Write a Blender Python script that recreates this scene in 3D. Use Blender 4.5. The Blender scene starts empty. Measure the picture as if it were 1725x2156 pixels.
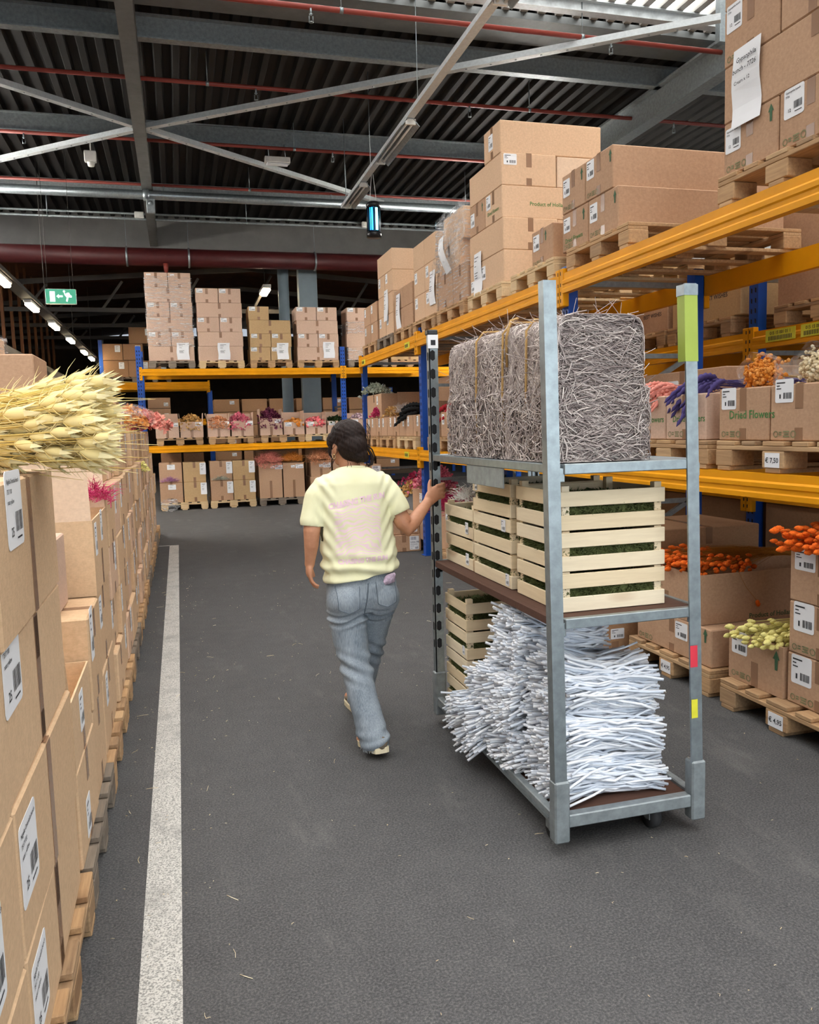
import bpy, bmesh, math, random
from mathutils import Vector, Matrix, Euler, noise
from mathutils.bvhtree import BVHTree
from math import pi, sin, cos, radians as rad
random.seed(7)
SC = bpy.context.scene
COL = SC.collection

# ---------------------------------------------------------------- camera
YAW, PITCH, ROLL, FPX, CAMH = .2715, .103, .028, 1727.0, 1.52
def cam_axes():
    f = Vector((sin(YAW)*cos(PITCH), cos(YAW)*cos(PITCH), -sin(PITCH)))
    r = Vector((cos(YAW), -sin(YAW), 0)); d = f.cross(r)
    c, s = cos(ROLL), sin(ROLL)
    return c*r+s*d, -s*r+c*d, f
_r, _d, _f = cam_axes()
cam = bpy.data.objects.new('camera', bpy.data.cameras.new('camera')); COL.objects.link(cam)
cam.matrix_world = Matrix(((_r.x, -_d.x, -_f.x, 0), (_r.y, -_d.y, -_f.y, 0), (_r.z, -_d.z, -_f.z, CAMH), (0, 0, 0, 1)))
cam.data.sensor_fit = 'HORIZONTAL'; cam.data.sensor_width = 36.0
cam.data.lens = 36.0*FPX/1725.0
cam.data.clip_start = .05; cam.data.clip_end = 200
SC.camera = cam

# ---------------------------------------------------------------- world, exposure
w = bpy.data.worlds.new('world'); SC.world = w; w.use_nodes = True
w.node_tree.nodes['Background'].inputs[0].default_value = (.8, .88, 1, 1)
w.node_tree.nodes['Background'].inputs[1].default_value = .35
vs = SC.view_settings
vs.view_transform = 'Standard'; vs.look = 'None'; vs.exposure = 0.8; vs.gamma = 1.0; vs.use_curve_mapping = False
SKY_L = 4.8        # radiance of the daylit roof glazing
SC.cycles.max_bounces = 5; SC.cycles.diffuse_bounces = 3; SC.cycles.glossy_bounces = 2
SC.cycles.transparent_max_bounces = 5; SC.cycles.transmission_bounces = 2
SC.cycles.use_adaptive_sampling = True; SC.cycles.adaptive_threshold = .08; SC.cycles.caustics_reflective = False; SC.cycles.caustics_refractive = False
SC.cycles.sample_clamp_indirect = 6.0
SC.cycles.use_denoising = True; SC.cycles.use_light_tree = False

# ---------------------------------------------------------------- materials
def srgb(r, g, b):
    f = lambda c: (c/255/12.92) if c/255 <= .04045 else ((c/255+.055)/1.055)**2.4
    return (f(r), f(g), f(b), 1)
class NT:
    def __init__(s, name):
        s.m = bpy.data.materials.new(name); s.m.use_nodes = True
        s.t = s.m.node_tree; s.b = s.t.nodes['Principled BSDF']; s.o = s.t.nodes['Material Output']
    def n(s, t, **kw):
        k = s.t.nodes.new('ShaderNode'+t)
        for a, v in kw.items(): setattr(k, a, v)
        return k
    def l(s, a, b): s.t.links.new(a, b)
    def coord(s, out='Object', scale=(1, 1, 1), jitter=True):
        tc = s.n('TexCoord'); mp = s.n('Mapping'); mp.inputs['Scale'].default_value = scale
        s.l(tc.outputs[out], mp.inputs['Vector'])
        if jitter:
            oi = s.n('ObjectInfo'); mu = s.n('Math', operation='MULTIPLY'); mu.inputs[1].default_value = 37.0
            s.l(oi.outputs['Random'], mu.inputs[0]); s.l(mu.outputs[0], mp.inputs['Location'])
        return mp.outputs[0]
    def noise(s, vec, scale, detail=3, rough=.6):
        k = s.n('TexNoise'); k.inputs['Scale'].default_value = scale; k.inputs['Detail'].default_value = detail
        k.inputs['Roughness'].default_value = rough; s.l(vec, k.inputs['Vector']); return k.outputs['Fac']
    def ramp(s, fac, stops):
        k = s.n('ValToRGB'); e = k.color_ramp.elements
        while len(e) < len(stops): e.new(.5)
        for i, (p, c) in enumerate(stops): e[i].position = p; e[i].color = c if len(c) == 4 else (*c, 1)
        s.l(fac, k.inputs[0]); return k.outputs[0]
    def mix(s, fac, a, b, mode='MIX'):
        k = s.n('Mix', data_type='RGBA', blend_type=mode)
        for i, v in ((0, fac), (6, a), (7, b)):
            if isinstance(v, bpy.types.NodeSocket): s.l(v, k.inputs[i])
            else: k.inputs[i].default_value = v
        return k.outputs[2]
    def bump(s, h, strength=.2, dist=.01):
        k = s.n('Bump'); k.inputs['Strength'].default_value = strength; k.inputs['Distance'].default_value = dist
        s.l(h, k.inputs['Height']); s.l(k.outputs[0], s.b.inputs['Normal'])
    def set(s, col=None, rough=.6, metal=0, spec=.5):
        if col is not None:
            if isinstance(col, bpy.types.NodeSocket): s.l(col, s.b.inputs['Base Color'])
            else: s.b.inputs['Base Color'].default_value = col
        if isinstance(rough, bpy.types.NodeSocket): s.l(rough, s.b.inputs['Roughness'])
        else: s.b.inputs['Roughness'].default_value = rough
        s.b.inputs['Metallic'].default_value = metal; s.b.inputs['Specular IOR Level'].default_value = spec
        return s.m
    def rnd(s):
        return s.n('ObjectInfo').outputs['Random']
M = {}
def plain(name, col, rough=.6, metal=0, var=.12, scale=9, spec=.4):
    t = NT(name); v = t.coord()
    f = t.noise(v, scale, 4)
    a = tuple(max(0, c*(1-var)) for c in col[:3])+(1,); b = tuple(min(1, c*(1+var)) for c in col[:3])+(1,)
    M[name] = t.set(t.ramp(f, [(.3, a), (.7, b)]), rough, metal, spec)
    return M[name]
def cardboard(name, dark, light):
    t = NT(name); v = t.coord()
    f1 = t.noise(v, 2.2, 4, .6); f2 = t.noise(v, 60, 2, .7)
    vs_ = t.coord(scale=(1, 1, 9)); f3 = t.noise(vs_, 45, 2, .5)
    base = t.ramp(t.rnd(), [(0, dark), (1, light)])
    c = t.mix(.5, base, t.ramp(f1, [(.25, dark), (.75, light)]))
    c = t.mix(.35, c, t.ramp(f2, [(.3, tuple(k*.72 for k in dark[:3])+(1,)), (.7, light)]))
    c = t.mix(.16, c, t.ramp(f3, [(.35, tuple(k*.8 for k in dark[:3])+(1,)), (.65, light)]))
    t.bump(f1, .15, .02)
    M[name] = t.set(c, .82, 0, .25)
cardboard('card', srgb(178, 141, 112), srgb(203, 167, 137))
cardboard('card_pink', srgb(200, 168, 146), srgb(220, 190, 170))
cardboard('card_gold', srgb(186, 153, 110), srgb(203, 173, 130))
cardboard('card_left', srgb(208, 173, 136), srgb(228, 196, 160))  # yellower tan, also lightened in place of more light on the left wall
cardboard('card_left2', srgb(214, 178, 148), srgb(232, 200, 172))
cardboard('card_peach', srgb(212, 176, 142), srgb(230, 196, 164))  # card lightened to put the rooflight's brightness into the far upper stacks
cardboard('card_pale', srgb(222, 192, 164), srgb(234, 208, 182))
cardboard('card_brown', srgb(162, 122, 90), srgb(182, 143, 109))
def woodmat(name, stops, grain=14, rough=.75, knots=True, gm=.45):
    t = NT(name); v = t.coord(scale=(1, 14, 14)); v2 = t.coord(scale=(1, 3, 3))
    g = t.noise(v, grain*.35, 5, .65); k = t.noise(v2, 2.2, 1, .4)
    base = t.ramp(t.rnd(), stops)
    lo = tuple(c*.62 for c in stops[0][1][:3])+(1,)
    c = t.mix(gm, base, t.ramp(g, [(.3, lo), (.72, stops[-1][1])]))
    if knots: c = t.mix(t.ramp(k, [(.66, (0, 0, 0, 1)), (.74, (.6, .6, .6, 1))]), c, (lo[0], lo[1]*.8, lo[2]*.7, 1))
    t.bump(g, .12, .004)
    M[name] = t.set(c, rough, 0, .25)
woodmat('pallet_wood', [(0, srgb(150, 122, 96)), (.35, srgb(190, 150, 108)), (.7, srgb(201, 160, 116)), (1, srgb(214, 180, 138))])
woodmat('pallet_grey', [(0, srgb(120, 110, 100)), (1, srgb(152, 138, 122))])
woodmat('pallet_new', [(0, srgb(214, 184, 142)), (1, srgb(228, 201, 160))])
woodmat('crate_wood', [(0, srgb(236, 212, 172)), (.5, srgb(244, 225, 190)), (1, srgb(250, 236, 208))], knots=True, gm=.28)
woodmat('plywood', [(0, srgb(88, 62, 52)), (1, srgb(100, 72, 60))], knots=False)
plain('yellow', srgb(232, 158, 10), .5, 0, .07, 4, .18)
plain('yellow_dark', srgb(205, 140, 20), .5, 0, .08, 4)
plain('blue', srgb(18, 78, 172), .4, 0, .08, 5)
plain('hole', (.012, .012, .014, 1), .9)
plain('galv', srgb(150, 160, 164), .38, .75, .16, 30)
plain('galv_light', srgb(196, 202, 204), .45, .25, .1, 30)
plain('galv_dull', srgb(142, 150, 153), .5, .45, .2, 25)
plain('steel_grey', srgb(108, 112, 112), .55, .3, .14, 6)
plain('red_pipe', srgb(138, 58, 48), .45, 0, .1)
plain('dark_red', srgb(78, 28, 28), .5, 0, .12)
plain('paper', srgb(238, 240, 244), .7, 0, .015)
plain('ink', srgb(40, 42, 48), .7, 0, .02)
plain('ink_blue', srgb(60, 74, 110), .7, 0, .02)
plain('green_ink', srgb(70, 124, 66), .8, 0, .15, 40)
plain('green_dark', srgb(66, 100, 72), .8, 0, .2, 40); plain('faint_green', srgb(120, 124, 88), .85, 0, .25, 60)
plain('rubber', (.03, .03, .032, 1), .7)
plain('white_plastic', srgb(225, 225, 220), .4)
plain('black_plastic', srgb(26, 27, 30), .35)
plain('concrete', srgb(112, 112, 110), .8, 0, .1, 3)
plain('column_paint', srgb(126, 142, 152), .6, 0, .07, 3)
plain('dark_wall', srgb(72, 60, 48), .9, 0, .2, 2)
plain('timber', srgb(98, 60, 32), .8, 0, .25, 3)
plain('duct_dark', srgb(60, 56, 52), .8, 0, .2, 3)
plain('lime', srgb(170, 190, 84), .5, 0, .04)
plain('sticker_red', srgb(222, 58, 76), .5, 0, .1)
plain('sticker_yellow', srgb(226, 222, 60), .5, 0, .1)
plain('rope', srgb(186, 150, 96), .9, 0, .2, 60)
t = NT('tape'); t.set(srgb(168, 130, 102), .22, 0, .5); t.b.inputs['Alpha'].default_value = .72; M['tape'] = t.m
t = NT('film')   # stretch film / cellophane
v = t.coord(scale=(.8, .8, 9)); f = t.noise(v, 7, 5, .7)
t.set(srgb(240, 242, 246), .08, 0, .9)
t.l(t.ramp(f, [(.46, (.03, .03, .03, 1)), (.56, (.2, .2, .2, 1)), (.62, (.8, .8, .8, 1))]), t.b.inputs['Alpha']); t.bump(f, .9, .03); M['film'] = t.m  # opaque white streaks painted in as highlights on the film
t = NT('cellophane'); v = t.coord(); f = t.noise(v, 14, 4, .7)
t.set(srgb(236, 238, 242), .06, 0, 1.0); t.l(t.ramp(f, [(.45, (.06, .06, .06, 1)), (.66, (.4, .4, .4, 1))]), t.b.inputs['Alpha']); t.bump(f, .8, .02); M['cellophane'] = t.m
def emis(name, col, s):
    t = NT(name); t.set((0.02, .02, .02, 1), .5)
    t.b.inputs['Emission Color'].default_value = col; t.b.inputs['Emission Strength'].default_value = s; M[name] = t.m
emis('tube_warm', (1, .80, .52, 1), 34); emis('hall_lamp', (1, .95, .87, 1), 42); emis('tube_blue', (.02, .32, 1, 1), 3.2); emis('tube_blue_core', (.15, .75, 1, 1), 5)
emis('exit_green', (0, .40, .22, 1), .55); emis('exit_white', (.8, 1, .9, 1), 1.3)
emis('dock_daylight', (.88, .95, 1, 1), 3.0); emis('skylight', (1, .985, .96, 1), SKY_L)
# asphalt floor
t = NT('asphalt'); v = t.coord(jitter=False)
n1 = t.noise(v, .9, 5, .65); n2 = t.noise(v, 7, 5, .7); n3 = t.noise(v, 130, 2, .6); n4 = t.noise(v, 420, 1, .5)
c = t.ramp(n1, [(.3, srgb(72, 72, 74)), (.7, srgb(91, 91, 92))])
c = t.mix(.4, c, t.ramp(n2, [(.35, srgb(61, 61, 63)), (.62, srgb(87, 87, 88)), (.8, srgb(113, 112, 110))]))
c = t.mix(.45, c, t.ramp(n3, [(.32, srgb(42, 42, 45)), (.5, srgb(79, 79, 80)), (.68, srgb(119, 118, 116))]))
c = t.mix(t.ramp(n4, [(.68, (0, 0, 0, 1)), (.74, (.75, .75, .75, 1))]), c, srgb(169, 167, 161))
vs2 = t.coord(scale=(1.2, .35, 1), jitter=False); n5 = t.noise(vs2, 3.0, 6, .75)
c = t.mix(t.ramp(n5, [(.56, (0, 0, 0, 1)), (.78, (.3, .3, .3, 1))]), c, srgb(139, 137, 134))
t.bump(n3, .5, .006); M['asphalt'] = t.set(c, .85, 0, .25)
t = NT('line_paint'); v = t.coord(jitter=False); n1 = t.noise(v, 160, 3, .65); n2 = t.noise(v, 5, 5, .7)
c = t.mix(t.ramp(n1, [(.38, (.85, .85, .85, 1)), (.56, (.1, .1, .1, 1))]), srgb(214, 212, 206), srgb(110, 110, 108))
c = t.mix(t.ramp(n2, [(.5, (0, 0, 0, 1)), (.72, (.7, .7, .7, 1))]), c, srgb(138, 137, 134))
t.bump(n1, .4, .004); M['line_paint'] = t.set(c, .8, 0, .25)
t = NT('deck'); v = t.coord(scale=(1, .08, 1), jitter=False); f = t.noise(v, 5, 4, .7)
M['deck'] = t.set(t.ramp(f, [(.3, srgb(24, 23, 21)), (.7, srgb(36, 34, 32))]), .7, .1, .25)
t = NT('deck_light'); v = t.coord(scale=(1, .1, 1), jitter=False); f = t.noise(v, 6, 4, .7)
M['deck_light'] = t.set(t.ramp(f, [(.3, srgb(150, 146, 140)), (.7, srgb(190, 188, 182))]), .45, .3, .4)

# ---------------------------------------------------------------- mesh helpers
class MB:
    def __init__(s): s.v = []; s.f = []; s.mi = []; s.sm = []
    def add(s, vs_, fs, mat=0, smooth=False, T=None):
        o = len(s.v)
        s.v += [tuple(T @ Vector(p)) for p in vs_] if T is not None else [tuple(p) for p in vs_]
        for f in fs: s.f.append(tuple(i+o for i in f)); s.mi.append(mat); s.sm.append(smooth)
        return s
    def box(s, x0, x1, y0, y1, z0, z1, mat=0, T=None, open_top=False):
        vs_ = [(x0, y0, z0), (x1, y0, z0), (x1, y1, z0), (x0, y1, z0), (x0, y0, z1), (x1, y0, z1), (x1, y1, z1), (x0, y1, z1)]
        fs = [(0, 3, 2, 1), (0, 1, 5, 4), (1, 2, 6, 5), (2, 3, 7, 6), (3, 0, 4, 7)]
        if not open_top: fs.append((4, 5, 6, 7))
        return s.add(vs_, fs, mat, T=T)
    def cbox(s, x0, x1, y0, y1, z0, z1, b=.004, mat=0, T=None):
        X, Y, Z = (x0, x1), (y0, y1), (z0, z1); sg = (1, -1); idx = {}; vs_ = []
        for i in (0, 1):
            for j in (0, 1):
                for k in (0, 1):
                    for a in range(3):
                        p = [X[i]+sg[i]*b, Y[j]+sg[j]*b, Z[k]+sg[k]*b]
                        p[a] = (X[i], Y[j], Z[k])[a]
                        idx[i, j, k, a] = len(vs_); vs_.append(p)
        fs = []
        for a in range(3):
            o1, o2 = (a+1) % 3, (a+2) % 3
            for e in (0, 1):
                q = []
                for u, w_ in ((0, 0), (1, 0), (1, 1), (0, 1)):
                    c = [0, 0, 0]; c[a] = e; c[o1] = u; c[o2] = w_; q.append(idx[c[0], c[1], c[2], a])
                fs.append(tuple(q) if e else tuple(q[::-1]))
        for a in range(3):          # edges along axis a
            o1, o2 = (a+1) % 3, (a+2) % 3
            for u in (0, 1):
                for w_ in (0, 1):
                    c0 = [0, 0, 0]; c0[o1] = u; c0[o2] = w_; c1 = list(c0); c1[a] = 1
                    q = (idx[c0[0], c0[1], c0[2], o1], idx[c1[0], c1[1], c1[2], o1], idx[c1[0], c1[1], c1[2], o2], idx[c0[0], c0[1], c0[2], o2])
                    fs.append(q if (u == w_) == False else q[::-1])
        for i in (0, 1):
            for j in (0, 1):
                for k in (0, 1):
                    q = (idx[i, j, k, 0], idx[i, j, k, 1], idx[i, j, k, 2]); fs.append(q if (i+j+k) % 2 else q[::-1])
        return s.add(vs_, fs, mat, T=T)
    def tube(s, pts, r, n=6, mat=0, cap=True, smooth=True):
        P = [Vector(p) for p in pts]; R = r if hasattr(r, '__len__') else [r]*len(P)
        vs_ = []; up = Vector((0, 0, 1)); prev = None
        for i, p in enumerate(P):
            d = (P[min(i+1, len(P)-1)]-P[max(i-1, 0)])
            d = d.normalized() if d.length > 1e-9 else Vector((0, 0, 1))
            if prev is None:
                a = d.cross(up if abs(d.z) < .95 else Vector((1, 0, 0))).normalized()
            else:
                a = (prev-d*prev.dot(d)); a = a.normalized() if a.length > 1e-6 else d.orthogonal().normalized()
            prev = a; b = d.cross(a)
            for k in range(n):
                t_ = 2*pi*k/n; vs_.append(p+(a*cos(t_)+b*sin(t_))*R[i])
        fs = [(i*n+k, i*n+(k+1) % n, (i+1)*n+(k+1) % n, (i+1)*n+k) for i in range(len(P)-1) for k in range(n)]
        if cap: fs += [tuple(range(n-1, -1, -1)), tuple((len(P)-1)*n+k for k in range(n))]
        return s.add(vs_, fs, mat, smooth)
    def loft(s, rings, mat=0, cap=True, smooth=True, closed=True):
        n = len(rings[0]); vs_ = [p for r in rings for p in r]
        fs = [(i*n+k, i*n+(k+1) % n, (i+1)*n+(k+1) % n, (i+1)*n+k) for i in range(len(rings)-1) for k in range(n if closed else n-1)]
        if cap: fs += [tuple(range(n-1, -1, -1)), tuple((len(rings)-1)*n+k for k in range(n))]
        return s.add(vs_, fs, mat, smooth)
    def prism(s, prof, axis, a0, a1, mat=0):
        """profile (p,q) extruded along axis 0 or 1; q is z"""
        n = len(prof)
        mk = (lambda a, p, q: (a, p, q)) if axis == 0 else (lambda a, p, q: (p, a, q))
        vs_ = [mk(a0, *pq) for pq in prof]+[mk(a1, *pq) for pq in prof]
        fs = [(k, (k+1) % n, n+(k+1) % n, n+k) for k in range(n)]+[tuple(range(n-1, -1, -1)), tuple(range(n, 2*n))]
        return s.add(vs_, fs, mat)
    def ico(s, c, r, mat=0, sub=1, scale=(1, 1, 1), rot=None, jit=0):
        vs_, fs = ICO[sub]; R = rot.to_matrix() if rot is not None else None
        out = []
        for p in vs_:
            q = Vector((p[0]*scale[0], p[1]*scale[1], p[2]*scale[2]))*(r*(1+random.uniform(-jit, jit)))
            if R is not None: q = R @ q
            out.append((q.x+c[0], q.y+c[1], q.z+c[2]))
        return s.add(out, fs, mat, True)
    def mesh(s, name, mats):
        m = bpy.data.meshes.new(name); m.from_pydata(s.v, [], s.f)
        for k in mats: m.materials.append(M[k] if isinstance(k, str) else k)
        m.polygons.foreach_set('material_index', s.mi); m.polygons.foreach_set('use_smooth', s.sm)
        m.update(); return m
def _ico(sub):
    b = bmesh.new(); bmesh.ops.create_icosphere(b, subdivisions=sub, radius=1)
    r = ([tuple(v.co) for v in b.verts], [tuple(v.index for v in f.verts) for f in b.faces]); b.free(); return r
ICO = {1: _ico(1), 2: _ico(2), 3: _ico(3)}
def link(name, data, parent=None, loc=(0, 0, 0), rot=(0, 0, 0), scale=None):
    o = bpy.data.objects.new(name, data); COL.objects.link(o)
    o.location = loc; o.rotation_euler = rot
    if scale: o.scale = scale
    if parent is not None: o.parent = parent
    return o
def tag(o, label, cat, group=None):
    o['label'] = label; o['category'] = cat
    if group: o['group'] = group
    return o
def thing(name, label, cat, loc=(0, 0, 0), rotz=0, group=None):
    return tag(link(name, None, None, loc, (0, 0, rotz)), label, cat, group)
def mk(name, mb, mats, parent=None, loc=(0, 0, 0), rot=(0, 0, 0)):
    return link(name, mb.mesh(name, mats if isinstance(mats, (list, tuple)) else [mats]), parent, loc, rot)
def struct(name, mb, mats, parent=None):
    o = mk(name, mb, mats, parent)
    if parent is None: o['kind'] = 'structure'
    return o
def bar(mb, a, b, w_, h, mat=0, roll=0):
    """rectangular bar between two points"""
    a, b = Vector(a), Vector(b); d = (b-a); L = d.length; d.normalize()
    x = d.cross(Vector((0, 0, 1))); x = x.normalized() if x.length > 1e-6 else Vector((1, 0, 0)); z = x.cross(d)
    T = Matrix(((x.x, d.x, z.x, a.x), (x.y, d.y, z.y, a.y), (x.z, d.z, z.z, a.z), (0, 0, 0, 1)))
    if roll: T = T @ Matrix.Rotation(roll, 4, 'Y')
    mb.box(-w_/2, w_/2, 0, L, -h/2, h/2, mat, T)
ORD = ['first', 'second', 'third', 'fourth', 'fifth', 'sixth', 'seventh', 'eighth', 'ninth', 'tenth', 'eleventh', 'twelfth', 'thirteenth',
       'fourteenth', 'fifteenth', 'sixteenth', 'seventeenth', 'eighteenth', 'nineteenth', 'twentieth', 'twenty-first', 'twenty-second', 'twenty-third', 'twenty-fourth']
_txt = {}
def text_mesh(s, size, mat='ink', align='LEFT', depth=0):
    key = (s, round(size, 4), mat, align)
    if key not in _txt:
        c = bpy.data.curves.new('lettering', 'FONT'); c.body = s; c.size = size; c.align_x = align; c.resolution_u = 2; c.offset = size*(.05 if mat == 'pink_print' else .012)
        o = bpy.data.objects.new('lettering', c); COL.objects.link(o)
        dg = bpy.context.evaluated_depsgraph_get(); m = bpy.data.meshes.new_from_object(o.evaluated_get(dg))
        bpy.data.objects.remove(o); m.materials.clear(); m.materials.append(M[mat]); _txt[key] = m
    return _txt[key]
def text_polys(s, size, align='LEFT'):
    m = text_mesh(s, size, 'ink', align)
    return [tuple(v.co) for v in m.vertices], [tuple(p.vertices) for p in m.polygons]
# ================================================================ THE SETTING
RZ = 6.3
struct('floor', MB().box(-9, 13, -8, 42, -.1, 0), 'asphalt')
struct('trim_1', MB().add([(-.185, -1, .0), (-.07, -1, 0), (-.07, 11.6, 0), (-.19, 11.6, 0), (-.185, -1, .002), (-.07, -1, .002), (-.07, 11.6, .002), (-.19, 11.6, .002)],
       [(4, 5, 6, 7), (0, 1, 5, 4), (1, 2, 6, 5), (2, 3, 7, 6), (3, 0, 4, 7)]), 'line_paint')
struct('trim_2', MB().box(-.33, -.19, 11.58, 11.62, 0, .002), 'line_paint')
# corrugated roof deck: trapezoid ribs run along the hall
def deck(y0, y1, x0, x1, pitch=.225, d=.075):
    prof = []; x = x0
    while x < x1:
        prof += [(x, RZ), (x+.075, RZ), (x+.10, RZ+d), (x+.20, RZ+d)]; x += pitch
    vs_ = [(p, y0, q) for p, q in prof]+[(p, y1, q) for p, q in prof]; n = len(prof)
    return MB().add(vs_, [(k, n+k, n+k+1, k+1) for k in range(n-1)])
SKY_Y = 8.75
ceil = struct('ceiling', deck(9.35, 19.7, -4.3, 10.6), 'deck')
mk('roof_slab', MB().box(-4.3, 10.6, 9.35, 19.7, RZ+.09, RZ+.12), 'deck', ceil)
# glowing roof strips added out of view on both sides to light the far end
struct('window_2', MB().box(10.6, 13, 9.35, 19.7, RZ+.10, RZ+.12), 'skylight')
struct('window_3', MB().box(-9, -4.3, 9.35, 19.7, RZ+.10, RZ+.12), 'skylight')
# rooflight: glazing over the front half of the hall, ribs in front of it
sky = struct('window_1', MB().box(-9, 13, -6.5, 9.33, RZ+.10, RZ+.12), 'skylight')
rb = MB().prism([(-.045, RZ), (.045, RZ), (.065, RZ+.08), (-.065, RZ+.08)], 1, -6.5, 9.35).mesh('glazing_rib', ['deck_light'])
for i in range(97): link('glazing_rib', rb, sky, (-8.9+i*.225, 0, 0))
for y in (-6.5, 9.35): pass
struct('ceiling_rear', MB().box(-9, 13, -8, -6.5, RZ, RZ+.1), 'deck')
# edge beam of the rooflight
struct('trim_3', MB().box(-9, 13, 9.34, 9.95, 6.22, RZ-.002), 'steel_grey')
def ibeam(name, axis, a0, a1, c, zb, h, w_, tf, tw, mat):
    prof = [(c-w_/2, zb), (c+w_/2, zb), (c+w_/2, zb+tf), (c+tw/2, zb+tf), (c+tw/2, zb+h-tf), (c+w_/2, zb+h-tf), (c+w_/2, zb+h), (c-w_/2, zb+h), (c-w_/2, zb+h-tf), (c-tw/2, zb+h-tf), (c-tw/2, zb+tf), (c-w_/2, zb+tf)]
    return struct(name, MB().prism(prof, axis, a0, a1), mat)
for k, y in enumerate((8.96, 10.35, 13.7, 17.0)):
    ibeam('trim_%d' % (4+k), 0, -9, 13, y, 6.03 if k else 6.16, .27 if k else .135, .12, .016, .012, 'galv_dull' if k else 'galv_light')
ibeam('trim_8', 1, -6, 19.6, -.28, 5.68, .35, .17, .03, .02, 'steel_grey')
ibeam('trim_9', 1, -6, 19.6, 6.62, 5.66, .4, .2, .03, .02, 'galv_dull')
for k, (y0, y1) in enumerate(((8.2, 9.0),)):
    struct('trim_10', MB().box(6.05, 6.3, 8.3, 8.38, 5.7, 6.3), 'galv')
# walls
struct('wall_front', MB().box(-9, 13, -8.2, -8, 0, RZ), 'concrete')
struct('wall_right', MB().box(13, 13.2, -8, 42, 0, RZ), 'concrete')
struct('wall_left', MB().box(-9.2, -9, -8, 42, 0, RZ), 'concrete')
struct('wall_lintel', MB().box(-9, 13, 19.6, 19.9, 5.6, RZ+.2), 'concrete')
struct('wall_back', MB().box(-9, 13, 41, 41.2, 0, 6), 'dark_wall')
struct('ceiling_back', MB().add([(-9, 19.9, 5.5), (13, 19.9, 5.5), (13, 41, 5.5), (-9, 41, 5.5), (2, 19.9, 6.6), (2, 41, 6.6)], [(0, 3, 5, 4), (4, 5, 2, 1)]), 'timber')
# glowing dock doors added behind the camera to brighten faces turned towards it
for k, x in enumerate((-2.6, 1.4, 5.4)):
    d_ = struct('door_%d' % (k+1), MB().box(x, x+3.4, -7.99, -7.97, .15, 4.0), 'dock_daylight')
    mk('door_frame', MB().box(x-.08, x, -8, -7.94, 0, 4.1).box(x+3.4, x+3.48, -8, -7.94, 0, 4.1).box(x, x+3.4, -8, -7.94, 4.0, 4.1).box(x, x+3.4, -8, -7.94, 0, .15), 'galv_dull', d_)
    for z in (1.1, 2.05, 3.0): mk('door_rail', MB().box(x, x+3.4, -7.97, -7.95, z, z+.06), 'galv_dull', d_)
# diagonal roof bracing
nd = Vector((-.25, 12.37, 5.72))
for i, (e, d) in enumerate((((5.9, 8.08, 5.8), 'galvanised diagonal roof brace running to the upper right'), ((-4.4, 9.4, 5.8), 'galvanised roof brace running from the beam to the near left'),
             ((-4.6, 16.2, 5.8), 'shaded roof brace running from the beam to the far left'), ((4.0, 15.55, 5.72), 'shaded roof brace running from the beam down to the far right'))):
    mb = MB(); a, b = nd, Vector(e); bar(mb, a, b, .09, .012); bar(mb, a+Vector((0, 0, .04)), b+Vector((0, 0, .04)), .012, .08)
    o = mk('roof_brace', mb, 'galv_light'); tag(o, d, 'roof brace', 'roof bracing')
    mbb = MB(); dd = (b-a)
    for k in range(int(dd.length/.3)):
        p = a+dd*((k+.5)*.3/dd.length); mbb.tube([p+Vector((0, 0, -.012)), p+Vector((0, 0, -.004))], .014, 6)
    mk('bolt_heads', mbb, 'galv', o)['kind'] = 'stuff'
# pipes across the hall
def pipe(name, y, z, r, x0, x1, mat, lab, cat, n=12, clips=(), hang=False):
    o = mk(name, MB().tube([(x0, y, z), (x1, y, z)], r, n), mat); tag(o, lab, cat)
    for x in clips:
        c = MB().tube([(x-.02, y, z), (x+.02, y, z)], r*1.12, n); c.tube([(x, y, z+r), (x, y, RZ-.004)], .006, 5); mk('pipe_clip', c, 'galv', o)
    return o
R = [pipe('sprinkler_pipe', 8.95, 5.9, .028, -6, 6.55, 'red_pipe', 'bright red sprinkler pipe under the rooflight edge', 'pipe', clips=(1.9, 4.7)),
     pipe('sprinkler_pipe', 11.1, 5.9, .026, -6, 9, 'red_pipe', 'second red sprinkler pipe from the rooflight', 'pipe', clips=(.6, 5.0)),
     pipe('sprinkler_pipe', 13.33, 5.9, .026, -6, 9, 'red_pipe', 'third red sprinkler pipe, below the far purlin', 'pipe', clips=(2,)),
     pipe('sprinkler_pipe', 15.64, 5.9, .026, -6, 9, 'red_pipe', 'red sprinkler pipe just above the silver pipe', 'pipe', clips=(1.5,))]
for o, xs in zip(R, ((1.57, 5.05), (1.2, 4.1, 7.3), (-1.9, 2.6), (0, 3))):
    for x in xs:
        y = o.data.vertices[0].co.y; c = MB(); c.tube([(x, y, 5.875), (x, y, 5.82)], .012, 6); c.tube([(x, y, 5.82), (x, y, 5.80)], [.022, .005], 8)
        c.tube([(x-.02, y, 5.80), (x-.02, y, 5.74)], .004, 4); c.tube([(x+.02, y, 5.80), (x+.02, y, 5.74)], .004, 4); c.tube([(x, y, 5.74), (x, y, 5.735)], .026, 8)
        mk('sprinkler_head', c, 'galv', o)
sp = pipe('silver_pipe', 15.18, 5.6, .075, -7, 7, 'galv', 'thick shiny silver pipe spanning the hall', 'pipe', 20, clips=(-2.7, 3.2, 5.5))
mk('pipe_coupling', MB().tube([(-.35, 15.18, 5.6), (-.25, 15.18, 5.6)], .1, 20), 'galv', sp)
rp = pipe('fire_main', 19.2, 5.37, .19, -8, 7, 'dark_red', 'thick dark red water main below the grey lintel', 'pipe', 24, clips=(-.85, .45, 3.25))
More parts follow.
